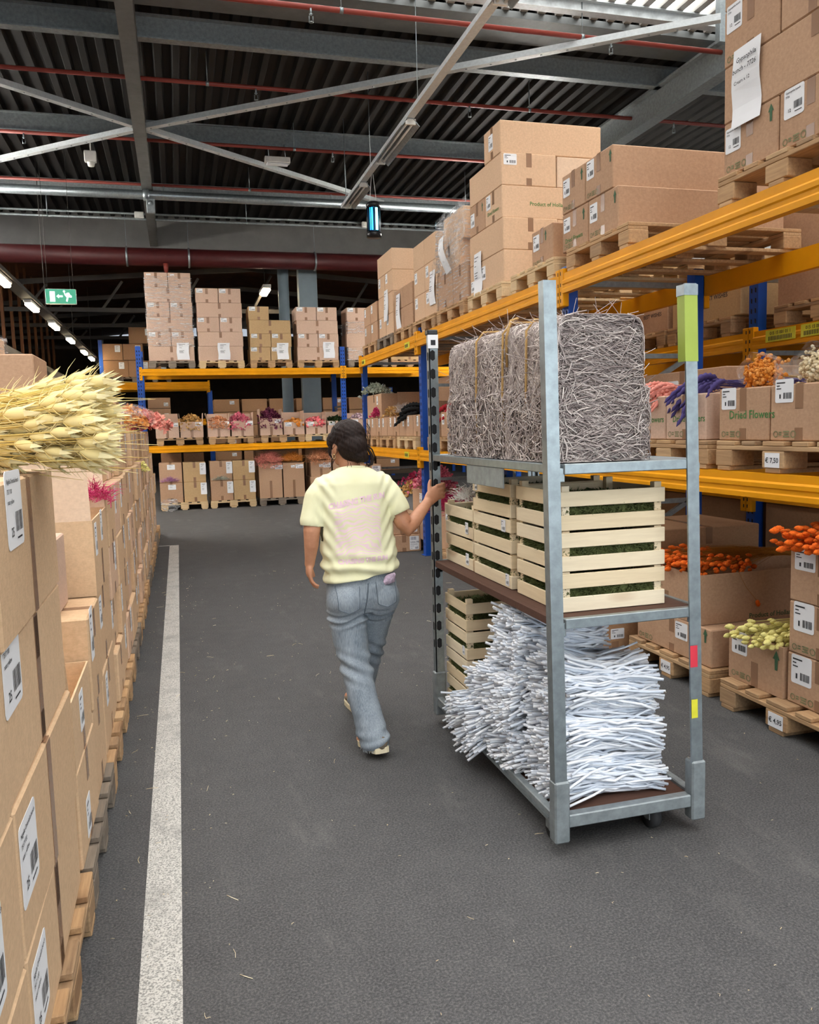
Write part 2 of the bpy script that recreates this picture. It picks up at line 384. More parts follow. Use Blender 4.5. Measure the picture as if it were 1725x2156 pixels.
mk('drain_valve', MB().tube([(-.05, 19.0, 5.2), (-.05, 19.0, 5.0)], [.06, .04], 8).tube([(-.05, 19.2, 5.37), (-.05, 19.2, 5.37)], .2, 8), 'red_pipe', rp)
for k, (y, z, d) in enumerate(((17.68, 5.9, 'upper thin dark conduit along the lintel'), (17.6, 5.78, 'lower thin dark conduit along the lintel'))):
    pipe('conduit', y, z, .022, -8, 8, 'galv_dull', d, 'conduit', 8, clips=(-2.2, 1.6, 4.4))
for x, z, d in ((-.5, 5.85, 'cream junction box on the conduits left of the beam'), (4.1, 5.83, 'cream junction box on the conduits near the insect lamp')):
    mb = MB().cbox(x-.09, x+.09, 17.52, 17.585, z-.06, z+.06, .01); mb.box(x-.05, x+.05, 17.51, 17.52, z-.03, z+.03)
    tag(mk('junction_box', mb, 'white_plastic'), d, 'junction box')
mb = MB().cbox(-.3, -.16, 15.0, 15.08, 5.26, 5.5, .01); mb.tube([(-.23, 15.0, 5.42), (-.23, 14.97, 5.42)], .04, 10, 0)
tag(mk('wall_sensor', mb, 'galv_dull'), 'grey sensor box with round dial under the silver pipe', 'sensor')
# emergency light and speaker on the far purlin
o = tag(mk('speaker_box', MB().cbox(-1.12, -.95, 13.5, 13.6, 5.6, 5.76, .01).tube([(-1.03, 13.55, 5.6), (-1.03, 13.55, 5.54)], [.06, .045], 8).tube([(-1.03, 13.6, 5.76), (-1.03, 13.65, 6.03)], .01, 5), 'white_plastic'), 'small cream sounder hanging from the far purlin', 'sounder')
o = tag(mk('emergency_light', MB().cbox(1.55, 1.95, 13.45, 13.58, 5.73, 5.82, .01), 'white_plastic'), 'flat white emergency light below the far purlin', 'light fitting')
mk('light_cover', MB().cbox(1.58, 1.92, 13.46, 13.57, 5.70, 5.73, .01), 'paper', o)
mk('hanger', MB().tube([(1.62, 13.5, 5.82), (1.62, 13.6, 6.05)], .006, 4).tube([(1.88, 13.5, 5.82), (1.88, 13.6, 6.05)], .006, 4), 'galv', o)
# lighting rail along the aisle with unlit reflector fittings
RX, RZL = 2.73, 5.0
rail = tag(mk('lighting_rail', MB().prism([(RX-.045, RZL), (RX+.045, RZL), (RX+.045, RZL+.05), (RX+.035, RZL+.05), (RX+.035, RZL+.01), (RX-.035, RZL+.01), (RX-.035, RZL+.05), (RX-.045, RZL+.05)], 1, 3, 13.2), 'galv_light'), 'thin white lighting rail hung along the aisle', 'lighting rail')
for y in (6.2, 9.0, 11.3, 13.0): mk('hanger_wire', MB().tube([(RX, y, RZL+.04), (RX, y, RZ)], .005, 4), 'galv', rail)
for y0, y1, d in ((9.3, 10.75, 'unlit twin-tube reflector fitting on the rail, above the insect lamp'), (11.75, 12.9, 'unlit reflector fitting at the far end of the rail'), (5.2, 6.62, 'unlit reflector fitting on the rail at the top edge')):
    t_ = thing('tube_fitting', d, 'light fitting', (RX, (y0+y1)/2, RZL)); L = (y1-y0)/2
    mk('reflector', MB().prism([(-.11, -.085), (-.10, -.085), (-.03, -.01), (.03, -.01), (.10, -.085), (.11, -.085), (.035, .0), (-.035, .0)], 1, -L, L), 'galv_dull', t_)
    for s in (-1, 1): mk('tube', MB().tube([(s*.035, -L+.03, -.05), (s*.035, L-.03, -.05)], .013, 8), 'white_plastic', t_)
    for s in (-1, 1): mk('end_cap', MB().box(-.06, .06, s*(L-.015)-.015, s*(L-.015)+.015, -.07, -.01), 'white_plastic', t_)
# insect lamp
t_ = thing('insect_lamp', 'black hanging insect lamp glowing blue under the rail', 'insect lamp', (2.775, 11.4, 4.15))
mk('base_cap', MB().tube([(0, 0, 0), (0, 0, .05), (0, 0, .09)], [.10, .105, .085], 20), 'black_plastic', t_)
mk('top_cap', MB().tube([(0, 0, .40), (0, 0, .44), (0, 0, .48)], [.09, .105, .07], 20), 'black_plastic', t_)
for k in range(10):
    a = 2*pi*k/10+.3
    mk('guard_rod', MB().tube([(.092*cos(a), .092*sin(a), .08), (.092*cos(a), .092*sin(a), .41)], .006, 4), 'black_plastic', t_)
mk('back_shell', MB().add([(.085*cos(a), .085*sin(a), z) for z in (.08, .41) for a in [rad(d) for d in range(0, 181, 20)]], [(k, k+1, 11+k, 10+k) for k in range(9)]), 'black_plastic', t_)
for s in (-1, 1): mk('lamp_tube', MB().tube([(s*.035, -.02, .09), (s*.035, -.02, .40)], .022, 8), 'tube_blue' if s < 0 else 'tube_blue_core', t_)
for s in (-1, 1): mk('string', MB().tube([(s*.05, 0, .47), (s*.01, 0, .85)], .004, 4), 'white_plastic', t_)
# exit sign
t_ = thing('exit_sign', 'lit green emergency exit sign with arrow and running figure', 'exit sign', (-1.75, 15, 3.72))
mk('housing', MB().cbox(-.24, .24, 0, .05, 0, .25, .008), 'white_plastic', t_)
mk('sign_face', MB().box(-.235, .235, -.006, 0, .01, .245), 'exit_green', t_)
pm = MB(); yb = -.008
def q2(pts): pm.add([(x, yb, z) for x, z in pts], [tuple(range(len(pts)))])
q2([(-.17, .04), (-.09, .04), (-.09, .21), (-.17, .21)])
q2([(-.07, .13), (-.03, .165), (-.03, .145), (.03, .145), (.03, .115), (-.03, .115), (-.03, .095)])
q2([(.05, .2), (.08, .17), (.10, .19), (.13, .19), (.15, .15), (.17, .14), (.17, .11), (.12, .115), (.10, .04), (.075, .05), (.09, .11), (.06, .15)])
q2([(.055+.018*cos(a*pi/4), .21+.018*sin(a*pi/4)) for a in range(8)])
mk('pictogram', pm, 'exit_white', t_)
mk('hanger', MB().tube([(-.2, .02, .25), (-.2, .02, 2.57)], .003, 4).tube([(.2, .02, .25), (.2, .02, 2.57)], .003, 4), 'duct_dark', t_)
# columns at the lintel
struct('trim_11', MB().box(2.98, 3.42, 20.0, 20.3, 0, 5.6), 'column_paint')
struct('trim_12', MB().tube([(2.62, 20.1, 0), (2.62, 20.1, 5.9)], .13, 18), 'column_paint')
# rear hall: row of lit tubes along the left, a lamp over the far rack, roof timbers
rl = tag(mk('lamp_rail', MB().box(-2.22, -2.04, 9, 34, 3.66, 3.72), 'duct_dark'), 'dark rail carrying the row of lit tubes on the left', 'lighting rail')
for y in (12, 16, 20, 24, 28): mk('hanger_wire', MB().tube([(-2.13, y, 3.7), (-2.13, y, 5.5 if y > 19.7 else RZ)], .006, 4), 'duct_dark', rl)
for k, y in enumerate((12.1, 14.5, 16.95, 19.4, 22.1, 23.9, 27.2)):
    t_ = thing('rear_lamp', 'lit tube lamp, %s along the left row counting from the camera' % ORD[k], 'lamp', (-2.13, y, 3.58), 0, 'lit lamps along the left rail')
    mk('lamp_body', MB().cbox(-.06, .06, -.42, .42, .03, .08, .01), 'white_plastic', t_); mk('diffuser', MB().cbox(-.05, .05, -.38, .38, -.02, .03, .015), 'tube_warm', t_)
t_ = thing('rear_lamp', 'single bright lamp hanging behind the far rack', 'lamp', (2.3, 21.2, 4.98))
mk('lamp_body', MB().cbox(-.1, .1, -.5, .5, .03, .12, .01), 'white_plastic', t_); mk('diffuser', MB().cbox(-.09, .09, -.45, .45, -.03, .03, .015), 'tube_warm', t_)
mk('hanger', MB().tube([(0, 0, .1), (0, 0, .9)], .01, 4), 'duct_dark', t_)
for k, y in enumerate((21.5, 24.5, 27.5, 30.5)):
    mb = MB(); bar(mb, (-9, y, 4.75), (2, y, 5.6), .07, .12); bar(mb, (2, y, 5.6), (13, y, 4.75), .07, .12); bar(mb, (-9, y, 4.55), (13, y, 4.55), .06, .1)
    for x in (-6, -3.3, -1.6, .2, 2, 4.5, 7.5): bar(mb, (x, y, 4.55), (x+.5, y, 5.45-abs(x-2)*.06), .04, .06)
    tag(mk('roof_truss', mb, 'duct_dark'), 'dark roof truss in the rear hall, %s behind the lintel' % ORD[k], 'roof truss', 'rear hall trusses')
for k in range(14):
    y = 14.0+k*1.15
    o = mk('timber_slat', MB().cbox(-3.75, -3.68, y, y+.09, 3.1, 6.29 if y < 19.4 else 6.03, .01), 'timber')
    tag(o, 'vertical timber slat, %s of the row on the left, lit orange' % ORD[k], 'timber slat', 'timber slats in the rear hall')
tag(mk('air_duct', MB().tube([(-3.2, 8, 2.9), (-3.2, 34, 2.9)], .42, 20), 'duct_dark'), 'thick dark air duct under the row of lamps', 'duct')
# fill lamps added to brighten the far end (left one out of frame, right ones behind the high stacks)
for k, (x, y, z, d) in enumerate(((-3.35, 12.9, 4.9, 'lit box lamp over the left end of the cross aisle, nearest'), (-3.5, 14.4, 4.9, 'lit box lamp over the left end of the cross aisle, middle'), (-3.65, 15.9, 4.9, 'lit box lamp over the left end of the cross aisle, farthest'),
                              (6.0, 13.2, 4.75, 'lit box lamp hidden behind the high stacks, nearest'), (6.5, 14.4, 4.75, 'lit box lamp hidden behind the high stacks, middle'), (7.0, 15.6, 4.75, 'lit box lamp hidden behind the high stacks, farthest'))):
    t_ = thing('hall_lamp', d, 'lamp', (x, y, z), 0, 'box lamps over the cross aisle')
    mk('diffuser', MB().cbox(-.13, .13, -.6, .6, 0, .2, .03), 'hall_lamp', t_); mk('lamp_body', MB().cbox(-.14, .14, -.62, .62, .2, .26, .02), 'white_plastic', t_)
    mk('hanger', MB().tube([(0, -.4, .25), (0, -.4, RZ-z)], .008, 4).tube([(0, .4, .25), (0, .4, RZ-z)], .008, 4), 'galv', t_)
# ================================================================ RACKS, PALLETS, CARTONS
def beam_prof(z0, z1):
    h = z1-z0   # stepped box beam, front at negative depth
    return [(0, z0), (-.050, z0), (-.050, z0+h*.20), (-.044, z0+h*.26), (-.044, z0+h*.40), (-.050, z0+h*.46), (-.050, z0+h*.62), (-.040, z0+h*.70), (-.040, z1), (0, z1)]
def make_rack(label, loc, rotz, frames, levels, depth, ptop, rear_beams=True, slots=True, cat='pallet rack', wire=True, foot=True):
    root = thing('pallet_rack', label, cat, loc, rotz)
    PW, PD = .10, .075
    for (u, top) in zip(frames, ptop):
        for w0 in (0, depth-PD):
            mb = MB(); s = PW/2
            mb.prism([(u-s, 0), (u+s, 0), (u+s, 0), (u-s, 0)], 1, 0, 0) if False else None
            mb.add([(u-s, w0, 0), (u+s, w0, 0), (u+s, w0+PD, 0), (u+s-.02, w0+PD, 0), (u+s-.02, w0+.006, 0), (u-s+.02, w0+.006, 0), (u-s+.02, w0+PD, 0), (u-s, w0+PD, 0)] +
                   [(u-s, w0, top), (u+s, w0, top), (u+s, w0+PD, top), (u+s-.02, w0+PD, top), (u+s-.02, w0+.006, top), (u-s+.02, w0+.006, top), (u-s+.02, w0+PD, top), (u-s, w0+PD, top)],
                   [(k, (k+1) % 8, 8+(k+1) % 8, 8+k) for k in range(8)]+[(8, 9, 12, 13), (9, 10, 11, 12), (8, 13, 14, 15)])
            p = mk('upright', mb, 'blue', root)
            if slots and w0 == 0:
                hb = MB(); z = .12
                while z < top-.04:
                    for du in (-.022, .022): hb.add([(u+du-.008, -.0015, z), (u+du+.008, -.0015, z-.006), (u+du+.008, -.0015, z+.028), (u+du-.008, -.0015, z+.034)], [(0, 1, 2, 3)])
                    z += .075
                sp_ = mk('slot_holes', hb, 'hole', p); sp_['kind'] = 'stuff'
            if foot: mk('foot_plate', MB().cbox(u-.07, u+.07, w0-.02, w0+PD+.02, 0, .008, .002), 'blue', root)
        z = .35; k = 0
        while z < top-.3:
            mb = MB(); bar(mb, (u, PD, z), (u, depth-PD, z+(.55 if k % 2 == 0 else 0)), .03, .035); mk('frame_brace', mb, 'galv', root)
            z += .55; k += 1
        mb = MB(); bar(mb, (u, PD, top-.12), (u, depth-PD, top-.12), .03, .04); mk('frame_brace', mb, 'galv', root)
    for a, b in zip(frames[:-1], frames[1:]):
        for (z0, z1) in levels:
            for w0 in ((0, depth) if rear_beams else (0,)):
                sgn = 1 if w0 == 0 else -1
                prof = [(w0+q*sgn, z) for q, z in beam_prof(z0, z1)]
                o = mk('beam', MB().prism(prof, 0, a+.05, b-.05), 'yellow', root)
                for u, sd in ((a, 1), (b, -1)):
                    c = MB(); q = w0-.046 if w0 == 0 else w0
                    c.cbox(min(u+sd*.004, u+sd*.062), max(u+sd*.004, u+sd*.062), q, q+.046, z0-.09, z1+.035, .004)
                    mk('beam_connector', c, 'yellow', o)
                    if w0 == 0:
                        h2 = MB()
                        for zz in (z0-.06, z0-.01, z0+.05, z1-.01): h2.box(u+sd*.02-.005, u+sd*.02+.005, q-.001, q, zz, zz+.025)
                        sp_ = mk('hook_slots', h2, 'hole', o); sp_['kind'] = 'stuff'
    return root
# euro pallet, local: width .85 along x (front faces -y), depth 1.27 along y, height .152
PW_, PD_, PH_ = .85, 1.27, .152
def _pm(mat):
    d = {}
    d['deck'] = MB().cbox(-.072, .072, -PD_/2, PD_/2, -.011, .011, .003).mesh('deck_board', [mat])      # runs front to back
    d['deckn'] = MB().cbox(-.05, .05, -PD_/2, PD_/2, -.011, .011, .003).mesh('deck_board', [mat])
    d['str'] = MB().cbox(-PW_/2, PW_/2, -.07, .07, -.011, .011, .003).mesh('stringer_board', [mat])
    d['blk'] = MB().cbox(-.065, .065, -.07, .07, -.042, .042, .005).mesh('block', [mat])
    d['blkc'] = MB().cbox(-.075, .075, -.07, .07, -.042, .042, .005).mesh('block', [mat])
    d['bot'] = MB().cbox(-.05, .05, -PD_/2, PD_/2, -.011, .011, .003).mesh('bottom_board', [mat])
    return d
PM = {k: _pm(k) for k in ('pallet_wood', 'pallet_grey', 'pallet_new')}
def pallet(loc, rotz, label, group, mat='pallet_wood', simple=False, ws=1.0, ds=1.0, tagtxt=None):
    """deck boards and skids run front to back; stringers run across the front"""
    t_ = thing('pallet', label, 'pallet', loc, rotz, group); d = PM[mat]
    t_.scale = (ws, ds, 1)
    for x in (-PW_/2+.06, 0, PW_/2-.06):
        link('bottom_board', d['bot'], t_, (x, 0, .011))
        for y in (-PD_/2+.07, 0, PD_/2-.07):
            if simple and y > -.1: continue
            link('block', d['blkc' if x == 0 else 'blk'], t_, (x, y, .022+.042))
    for y in (-PD_/2+.07, 0, PD_/2-.07):
        if simple and y > .1: continue
        link('stringer_board', d['str'], t_, (0, y, .106+.011))
    for k in range(5):
        x = -PW_/2+.072+(PW_-.144)*k/4
        link('deck_board', d['deck' if k % 2 == 0 else 'deckn'], t_, (x, 0, .128+.011+.001))
    if tagtxt:
        c = MB().box(-.05, .05, -.002, 0, -.035, .035); v, f = text_polys(tagtxt, .034, 'CENTER')
        c.add([(x, -.003, y-.012) for x, y, z in v], f, 1); mk('price_card', c, ['paper', 'ink'], t_, (0, -PD_/2-.001, .062))
    return t_
# ---- print pieces, drawn in the XZ plane facing -Y, lower left at the origin
_lab = {}
def label_mesh(w_, h, kind='small'):
    key = (round(w_, 3), round(h, 3), kind)
    if key in _lab: return _lab[key]
    b = MB(); r = min(w_, h)*.08
    pts = []
    for cx, cz, a0 in ((w_-r, r, -90), (w_-r, h-r, 0), (r, h-r, 90), (r, r, 180)):
        for k in range(3): a = rad(a0+45*k); pts.append((cx+r*cos(a), cz+r*sin(a)))
    n = len(pts)
    b.add([(x, -.0012, z) for x, z in pts]+[(x, 0, z) for x, z in pts], [tuple(range(n))]+[(k, n+k, n+(k+1) % n, (k+1) % n) for k in range(n)])
    Y = -.0022
    def q(x0, x1, z0, z1): b.add([(x0*w_, Y, z0*h), (x1*w_, Y, z0*h), (x1*w_, Y, z1*h), (x0*w_, Y, z1*h)], [(0, 1, 2, 3)], 1)
    def tx(s, size, x, z):
        v, f = text_polys(s, size*h); b.add([(x*w_+p[0], Y, z*h+p[1]) for p in v], f, 1)
    rn = random.Random(hash(kind) % 97)
    if kind == 'note':
        q(.2, .75, .86, .89); q(.3, .62, .78, .80); q(.2, .45, .66, .68); q(.2, .6, .5, .515); q(.2, .5, .44, .455); q(.2, .55, .38, .395)
    elif kind == 'sixty':
        for k in range(12): x = .12+.05*k; q(x, x+rn.uniform(.015, .035), .72, .95)
        tx('LDA-198', .17, .1, .5); tx('Dried flowers', .09, .1, .37); tx('60', .22, .58, .06); q(.1, .45, .26, .28); q(.1, .3, .1, .12)
    elif kind == 'nigella':
        tx('Nigella Orientalis bunch', .085, .08, .84); tx('7517 100', .085, .08, .71); tx('natur yellow', .085, .08, .58); tx('25', .17, .2, .16)
        for k in range(13): x = .5+.033*k; q(x, x+rn.uniform(.01, .024), .2, .46)
        q(.55, .85, .1, .125)
    elif kind == 'gyps':
        tx('Gypsophila bunch', .1, .08, .84); tx('7726', .1, .08, .7); tx('12', .16, .2, .2)
        for k in range(12): x = .5+.035*k; q(x, x+rn.uniform(.012, .026), .25, .5)
        q(.55, .9, .14, .17)
    else:
        q(.08, .55, .82, .87); q(.08, .26, .70, .74); q(.08, .34, .58, .62)
        for k in range(11): x = .46+.042*k; q(x, x+rn.uniform(.014, .03), .16, .42)
        q(.24, .32, .18, .36)
    _lab[key] = b.mesh('paper_label', ['paper', 'ink' if kind != 'sixty' else 'ink_blue']); return _lab[key]
_arr = {}
def arrow_mesh(h):
    if h not in _arr:
        _arr[h] = MB().add([(x*h, -.0015, z*h) for x, z in ((-.09, 0), (.09, 0), (.11, .55), (.24, .55), (0, 1), (-.24, .55), (-.11, .55))], [tuple(range(7))]).mesh('arrow_mark', ['green_dark'])
    return _arr[h]
def recycle_mesh():
    if 'rec' not in _arr:
        b = MB()
        for cx, r in ((.03, .022), (.19, .024)):
            n = 12; b.add([(cx+r*k*cos(2*pi*i/n), -.0015, .028+r*k*sin(2*pi*i/n)) for k in (.72, 1) for i in range(n)], [(i, (i+1) % n, n+(i+1) % n, n+i) for i in range(n)])
        for x0, x1, z in ((.06, .085, .02), (.06, .085, .035), (.10, .155, .008), (.105, .15, .024), (.10, .155, .04)):
            b.add([(x0, -.0015, z), (x1, -.0015, z), (x1, -.0015, z+.009), (x0, -.0015, z+.009)], [(0, 1, 2, 3)])
        b.v = [(x*.72, y, z*.72) for x, y, z in b.v]; _arr['rec'] = b.mesh('recycling_marks', ['faint_green'])
    return _arr['rec']
def facepos(o, face, u, v, off=.0006):
    x0, x1, y0, y1, h = o['_d']
    if face == '-y': return (x0+u, y0-off, v), (0, 0, 0)
    if face == '-x': return (x0-off, y1-u, v), (0, 0, -pi/2)
    if face == '+x': return (x1+off, y0+u, v), (0, 0, pi/2)
DIM = {}
def put(o, face, mesh, name, u, v, off=.0006):
    l, r = facepos(DIM[o.name], face, u, v, off) if False else facepos({'_d': DIM[o.name]}, face, u, v, off)
    return link(name, mesh, o, l, r)
def face_w(o, face):
    x0, x1, y0, y1, h = DIM[o.name]; return (x1-x0) if face == '-y' else (y1-y0)
_tapec = {}
def tape_mesh(w_, h):
    k = (round(w_, 3), round(h, 3))
    if k not in _tapec: _tapec[k] = MB().box(-w_/2, w_/2, -.0008, 0, 0, h).mesh('packing_tape', ['tape'])
    return _tapec[k]
def carton(x0, x1, y0, y1, z0, z1, label, face='-x', mat='card', lab=None, tape=True, arrow=None, rec=False, group=None, rz=0, text=None, bulge=.0, name='cardboard_box'):
    g = .002; cx, cy = (x0+x1)/2, (y0+y1)/2; hx, hy, h = (x1-x0)/2-g, (y1-y0)/2-g, z1-z0-.001
    mb = MB().cbox(-hx, hx, -hy, hy, 0, h, .006)
    o = mk(name, mb, mat, None, (cx, cy, z0), (0, 0, rz)); tag(o, label, 'box', group)
    DIM[o.name] = (-hx, hx, -hy, hy, h)
    fw = face_w(o, face)
    if tape:
        put(o, face, tape_mesh(.05, min(.11, h*.42)), 'packing_tape', fw/2, h-min(.11, h*.42)-.004); put(o, face, tape_mesh(.05, h*.22), 'packing_tape', fw/2, .004)
        # seam tape over the top
        ln = (hx if face in ('-x', '+x') else hy)*2
        m = MB().box(-ln/2, ln/2, -.025, .025, 0, .0008).mesh('packing_tape', ['tape'])
        link('packing_tape', m, o, (0, 0, h), (0, 0, 0 if face in ('-x', '+x') else pi/2))
    if lab:
        for L in (lab if isinstance(lab, list) else [lab]):
            u, v, w_, hh, kind = (list(L)+['small'])[:5]; f2 = L[5] if len(L) > 5 else face
            put(o, f2, label_mesh(w_, hh, kind), 'paper_label', u*face_w(o, f2), v*h)
    if arrow: put(o, face, arrow_mesh(.08), 'arrow_mark', arrow*fw, h*.62)
    if rec: put(o, face, recycle_mesh(), 'recycling_marks', .02, .012)
    for tx in (text or []):
        s, size, u, v, f2, m = tx; l, r = facepos({'_d': DIM[o.name]}, f2, u*face_w(o, f2), v*h, .0012)
        link('printed_text', text_mesh(s, size, m), o, l, (pi/2, 0, r[2]))
    return o
def open_carton(x0, x1, y0, y1, z0, z1, label, face='-y', mat='card', lab=None, flaps=None, group=None, rz=0, th=.006, tape=True, fmat=None):
    """open box: shell plus standing flaps; flaps = {side: (length, angle from vertical outwards)}"""
    cx, cy = (x0+x1)/2, (y0+y1)/2; hx, hy, h = (x1-x0)/2-.003, (y1-y0)/2-.003, z1-z0
    o = mk('open_cardboard_box', MB().box(-hx, hx, -hy, hy, 0, th), mat, None, (cx, cy, z0), (0, 0, rz)); tag(o, label, 'box', group)
    mb = MB()
    mb.box(-hx, hx, -hy, -hy+th, 0, h); mb.box(-hx, hx, hy-th, hy, 0, h); mb.box(-hx, -hx+th, -hy+th, hy-th, 0, h); mb.box(hx-th, hx, -hy+th, hy-th, 0, h)
    mb.box(-hx+th, hx-th, -hy+th, hy-th, 0, th)
    o.data = mb.mesh('open_cardboard_box', [mat])
    DIM[o.name] = (-hx, hx, -hy, hy, h)
    for sd, (L, ang) in (flaps or {}).items():
        s = hx if sd in '-y+y' and sd[1] == 'y' else hy
        f = MB().add([(-s+.004, -th/2, 0), (s-.004, -th/2, 0), (s-.012, -th/2, L), (-s+.012, -th/2, L), (-s+.004, th/2, 0), (s-.004, th/2, 0), (s-.012, th/2, L), (-s+.012, th/2, L)],
                     [(0, 1, 2, 3), (5, 4, 7, 6), (0, 4, 5, 1), (1, 5, 6, 2), (2, 6, 7, 3), (3, 7, 4, 0)])
        rzz = {'-y': 0, '+x': pi/2, '+y': pi, '-x': -pi/2}[sd]; e = Euler((ang, 0, rzz))
        p = {'-y': (0, -hy+th/2, h), '+y': (0, hy-th/2, h), '-x': (-hx+th/2, 0, h), '+x': (hx-th/2, 0, h)}[sd]
        mk('flap', f, fmat or mat, o, p, e)
    if tape: put(o, face, tape_mesh(.05, h*.5), 'packing_tape', face_w(o, face)/2, 0)
    if lab:
        for L in (lab if isinstance(lab, list) else [lab]):
            u, v, w_, hh, kind = (list(L)+['small'])[:5]; put(o, face, label_mesh(w_, hh, kind), 'paper_label', u*face_w(o, face), v*h)
    return o
def note(o, face, u, v, w_=.21, h=.30, lines=None):
    """loose A4 sheet taped on, slightly curled"""
    mb = MB(); n = 8; rn = random.Random(int(u*1000))
    vs_ = []; ph = rn.uniform(0, 3)
    for k in range(n+1):
        z = h*(1-k/n); off = -.004-.016*abs(sin(k/n*2.6+ph))*(k/n)
        vs_ += [(0+.006*sin(k*.9+ph), off, z), (w_+.006*sin(k*.9+ph), off-.006*sin(k*.5+ph), z)]
    mb.add(vs_, [(2*k, 2*k+2, 2*k+3, 2*k+1) for k in range(n)], 0)
    for s, size, x, z in (lines or []):
        v_, f = text_polys(s, size, 'LEFT')
        pts = []
        for p in v_:
            zz = z+p[1]; kk = (1-zz/h); off = -.004-.016*abs(sin(kk*2.6+ph))*kk
            pts.append((x+p[0]+.006*sin(kk*n*.9+ph), off-.009, zz))
        mb.add(pts, f, 1)
    if not lines:
        for z0, x1 in ((.88, .7), (.8, .5), (.68, .42), (.52, .6), (.46, .5), (.4, .55)):
            z = z0*h; kk = 1-z0; off = -.004-.016*abs(sin(kk*2.6+ph))*kk-.009
            mb.add([(w_*.2, off, z), (w_*x1, off, z), (w_*x1, off, z+.006), (w_*.2, off, z+.006)], [(0, 1, 2, 3)], 1)
    l, r = facepos({'_d': DIM[o.name]}, face, u, v, .002)
    return mk('paper_notice', mb, ['paper', 'ink'], o, l, r)

# ---------------- right-hand rack (front at x = 2.75, runs along the aisle)
FX, RD = 2.75, 1.12
UPZ, LOZ = (2.44, 2.58), (1.13, 1.25)
rackR = make_rack('long blue and yellow pallet rack along the right side of the aisle', (FX, 0, 0), -pi/2, [-12.36, -9.25, -5.52, -1.9], [LOZ, UPZ], RD, [2.62, 2.66, 2.64, 2.64])
# barcode stickers on the beams
for (y, z, w_) in ((9.6, 2.46, .22), (12.0, 2.46, .22), (9.75, 1.15, .2)):
    b = MB().box(-w_/2, w_/2, -.0522, -.0505, 0, .07)
    for k in range(8): b.box(-w_/2+.02+k*.018, -w_/2+.03+k*.018, -.053, -.052, .012, .05, 1)
    mk('location_sticker', b, ['sticker_yellow', 'ink'], rackR, (-y, 0, z))
RACK2X = 4.18
rack2 = make_rack('second blue and yellow rack standing back to back behind the right one', (RACK2X, 0, 0), -pi/2, [-8.9, -5.3, -1.8], [(.9, 1.02), (2.02, 2.15)], 1.1, [2.62, 2.66, 2.6], rear_beams=True)
for k, (y, w_, tx) in enumerate(((4.95, .3, '015 15 001 01 1'), (4.6, .3, '015 15 001 02 1'))):
    b = MB().box(-w_/2, w_/2, -.0522, -.0505, 0, .085)
    for q in range(16): b.box(-w_/2+.03+q*.015, -w_/2+.037+q*.015, -.053, -.052, .01, .04, 1)
    v_, f = text_polys(tx, .032, 'CENTER'); b.add([(p[0], -.0532, p[1]+.05) for p in v_], f, 1)
    mk('location_sticker', b, ['sticker_yellow', 'ink'], rack2, (-y, 0, 2.055))
# ---------------- far rack across the end of the aisle (front at y = 17)
FY = 17.0
rackF = make_rack('blue and yellow pallet rack standing across the far end of the aisle', (0, FY, 0), 0, [-.66, 3.38, 7.3], [(1.15, 1.28), (2.66, 2.79)], 1.12, [3.23, 3.22, 3.22])
# dark racks further back
rackB = make_rack('dim yellow rack deep in the rear hall on the left', (0, 24.0, 0), 0, [-1.9, .95], [(1.75, 1.92), (2.75, 2.95)], 1.1, [4.1, 2.7], slots=False)
rackC = make_rack('dim blue and yellow rack deep in the rear hall behind the column', (0, 25.5, 0), 0, [3.4, 6.6, 9.0], [(.9, 1.04), (2.3, 2.46)], 1.1, [2.8, 2.8, 2.8], slots=False)
# ================================================================ RIGHT RACK, UPPER LEVEL
PZ = UPZ[1]+.003; BZ = PZ+.153
rp_ = lambda yc, lab, z=PZ, mat='pallet_wood', x=FX-.03, ws=1, tg=None, ds=1: pallet((x+PD_/2*ds, yc, z), -pi/2, lab, 'pallets in the right rack', mat, False, ws, ds, tg)
GU = 'boxes on the upper level of the right rack'
rp_(3.31, 'pallet under the nearest stack on the upper right level')
rp_(2.35, 'pallet on the upper right level at the right picture edge')
rp_(5.02, 'pallet under the two layers of long boxes', ws=.98)
rp_(6.05, 'pale pallet under the single low box beside the tall stack', mat='pallet_new', ws=.95)
rp_(7.08, 'pale pallet under the tallest five-layer stack', mat='pallet_new', ws=1)
rp_(8.05, 'pallet under the film-wrapped stack', ws=1)
rp_(8.98, 'pallet under the stack behind the film-wrapped one', ws=1)
rp_(9.88, 'pallet under the low stack with a hanging notice', ws=.95)
rp_(10.78, 'grey pallet under the far four-layer stack', mat='pallet_grey', ws=.97)
rp_(11.7, 'last pallet at the far end of the upper right level', ws=1)
h = .27
def LS(u, v=.45, w_=.12, hh=.10, k='small'): return (u, v, w_, hh, k)
# stack A (nearest)
A = [carton(FX, 3.98, 3.337, 3.735, BZ, BZ+h-.01, 'lower left box of the nearest upper stack, green arrow mark', lab=LS(.04, .42, .115, .12, 'gyps'), arrow=.88, rec=True, group=GU),
     carton(FX, 3.98, 2.935, 3.333, BZ, BZ+h-.01, 'lower right box of the nearest upper stack, taped shiny seam', lab=LS(.08, .5, .125, .13, 'gyps'), arrow=.9, rec=True, group=GU),
     carton(FX, 3.98, 2.53, 2.93, BZ, BZ+h-.01, 'lower box of the nearest upper stack beyond the picture edge', group=GU)]
z = BZ+h-.01
A2 = carton(FX, 3.98, 2.935, 3.737, z, z+h, 'long middle box of the nearest upper stack behind the paper notice', group=GU, tape=False)
put(A2, '-x', tape_mesh(.05, .1), 'packing_tape', .62, .165)
carton(FX, 3.98, 2.12, 2.93, z, z+h, 'middle box of the nearest upper stack beyond the picture edge', group=GU)
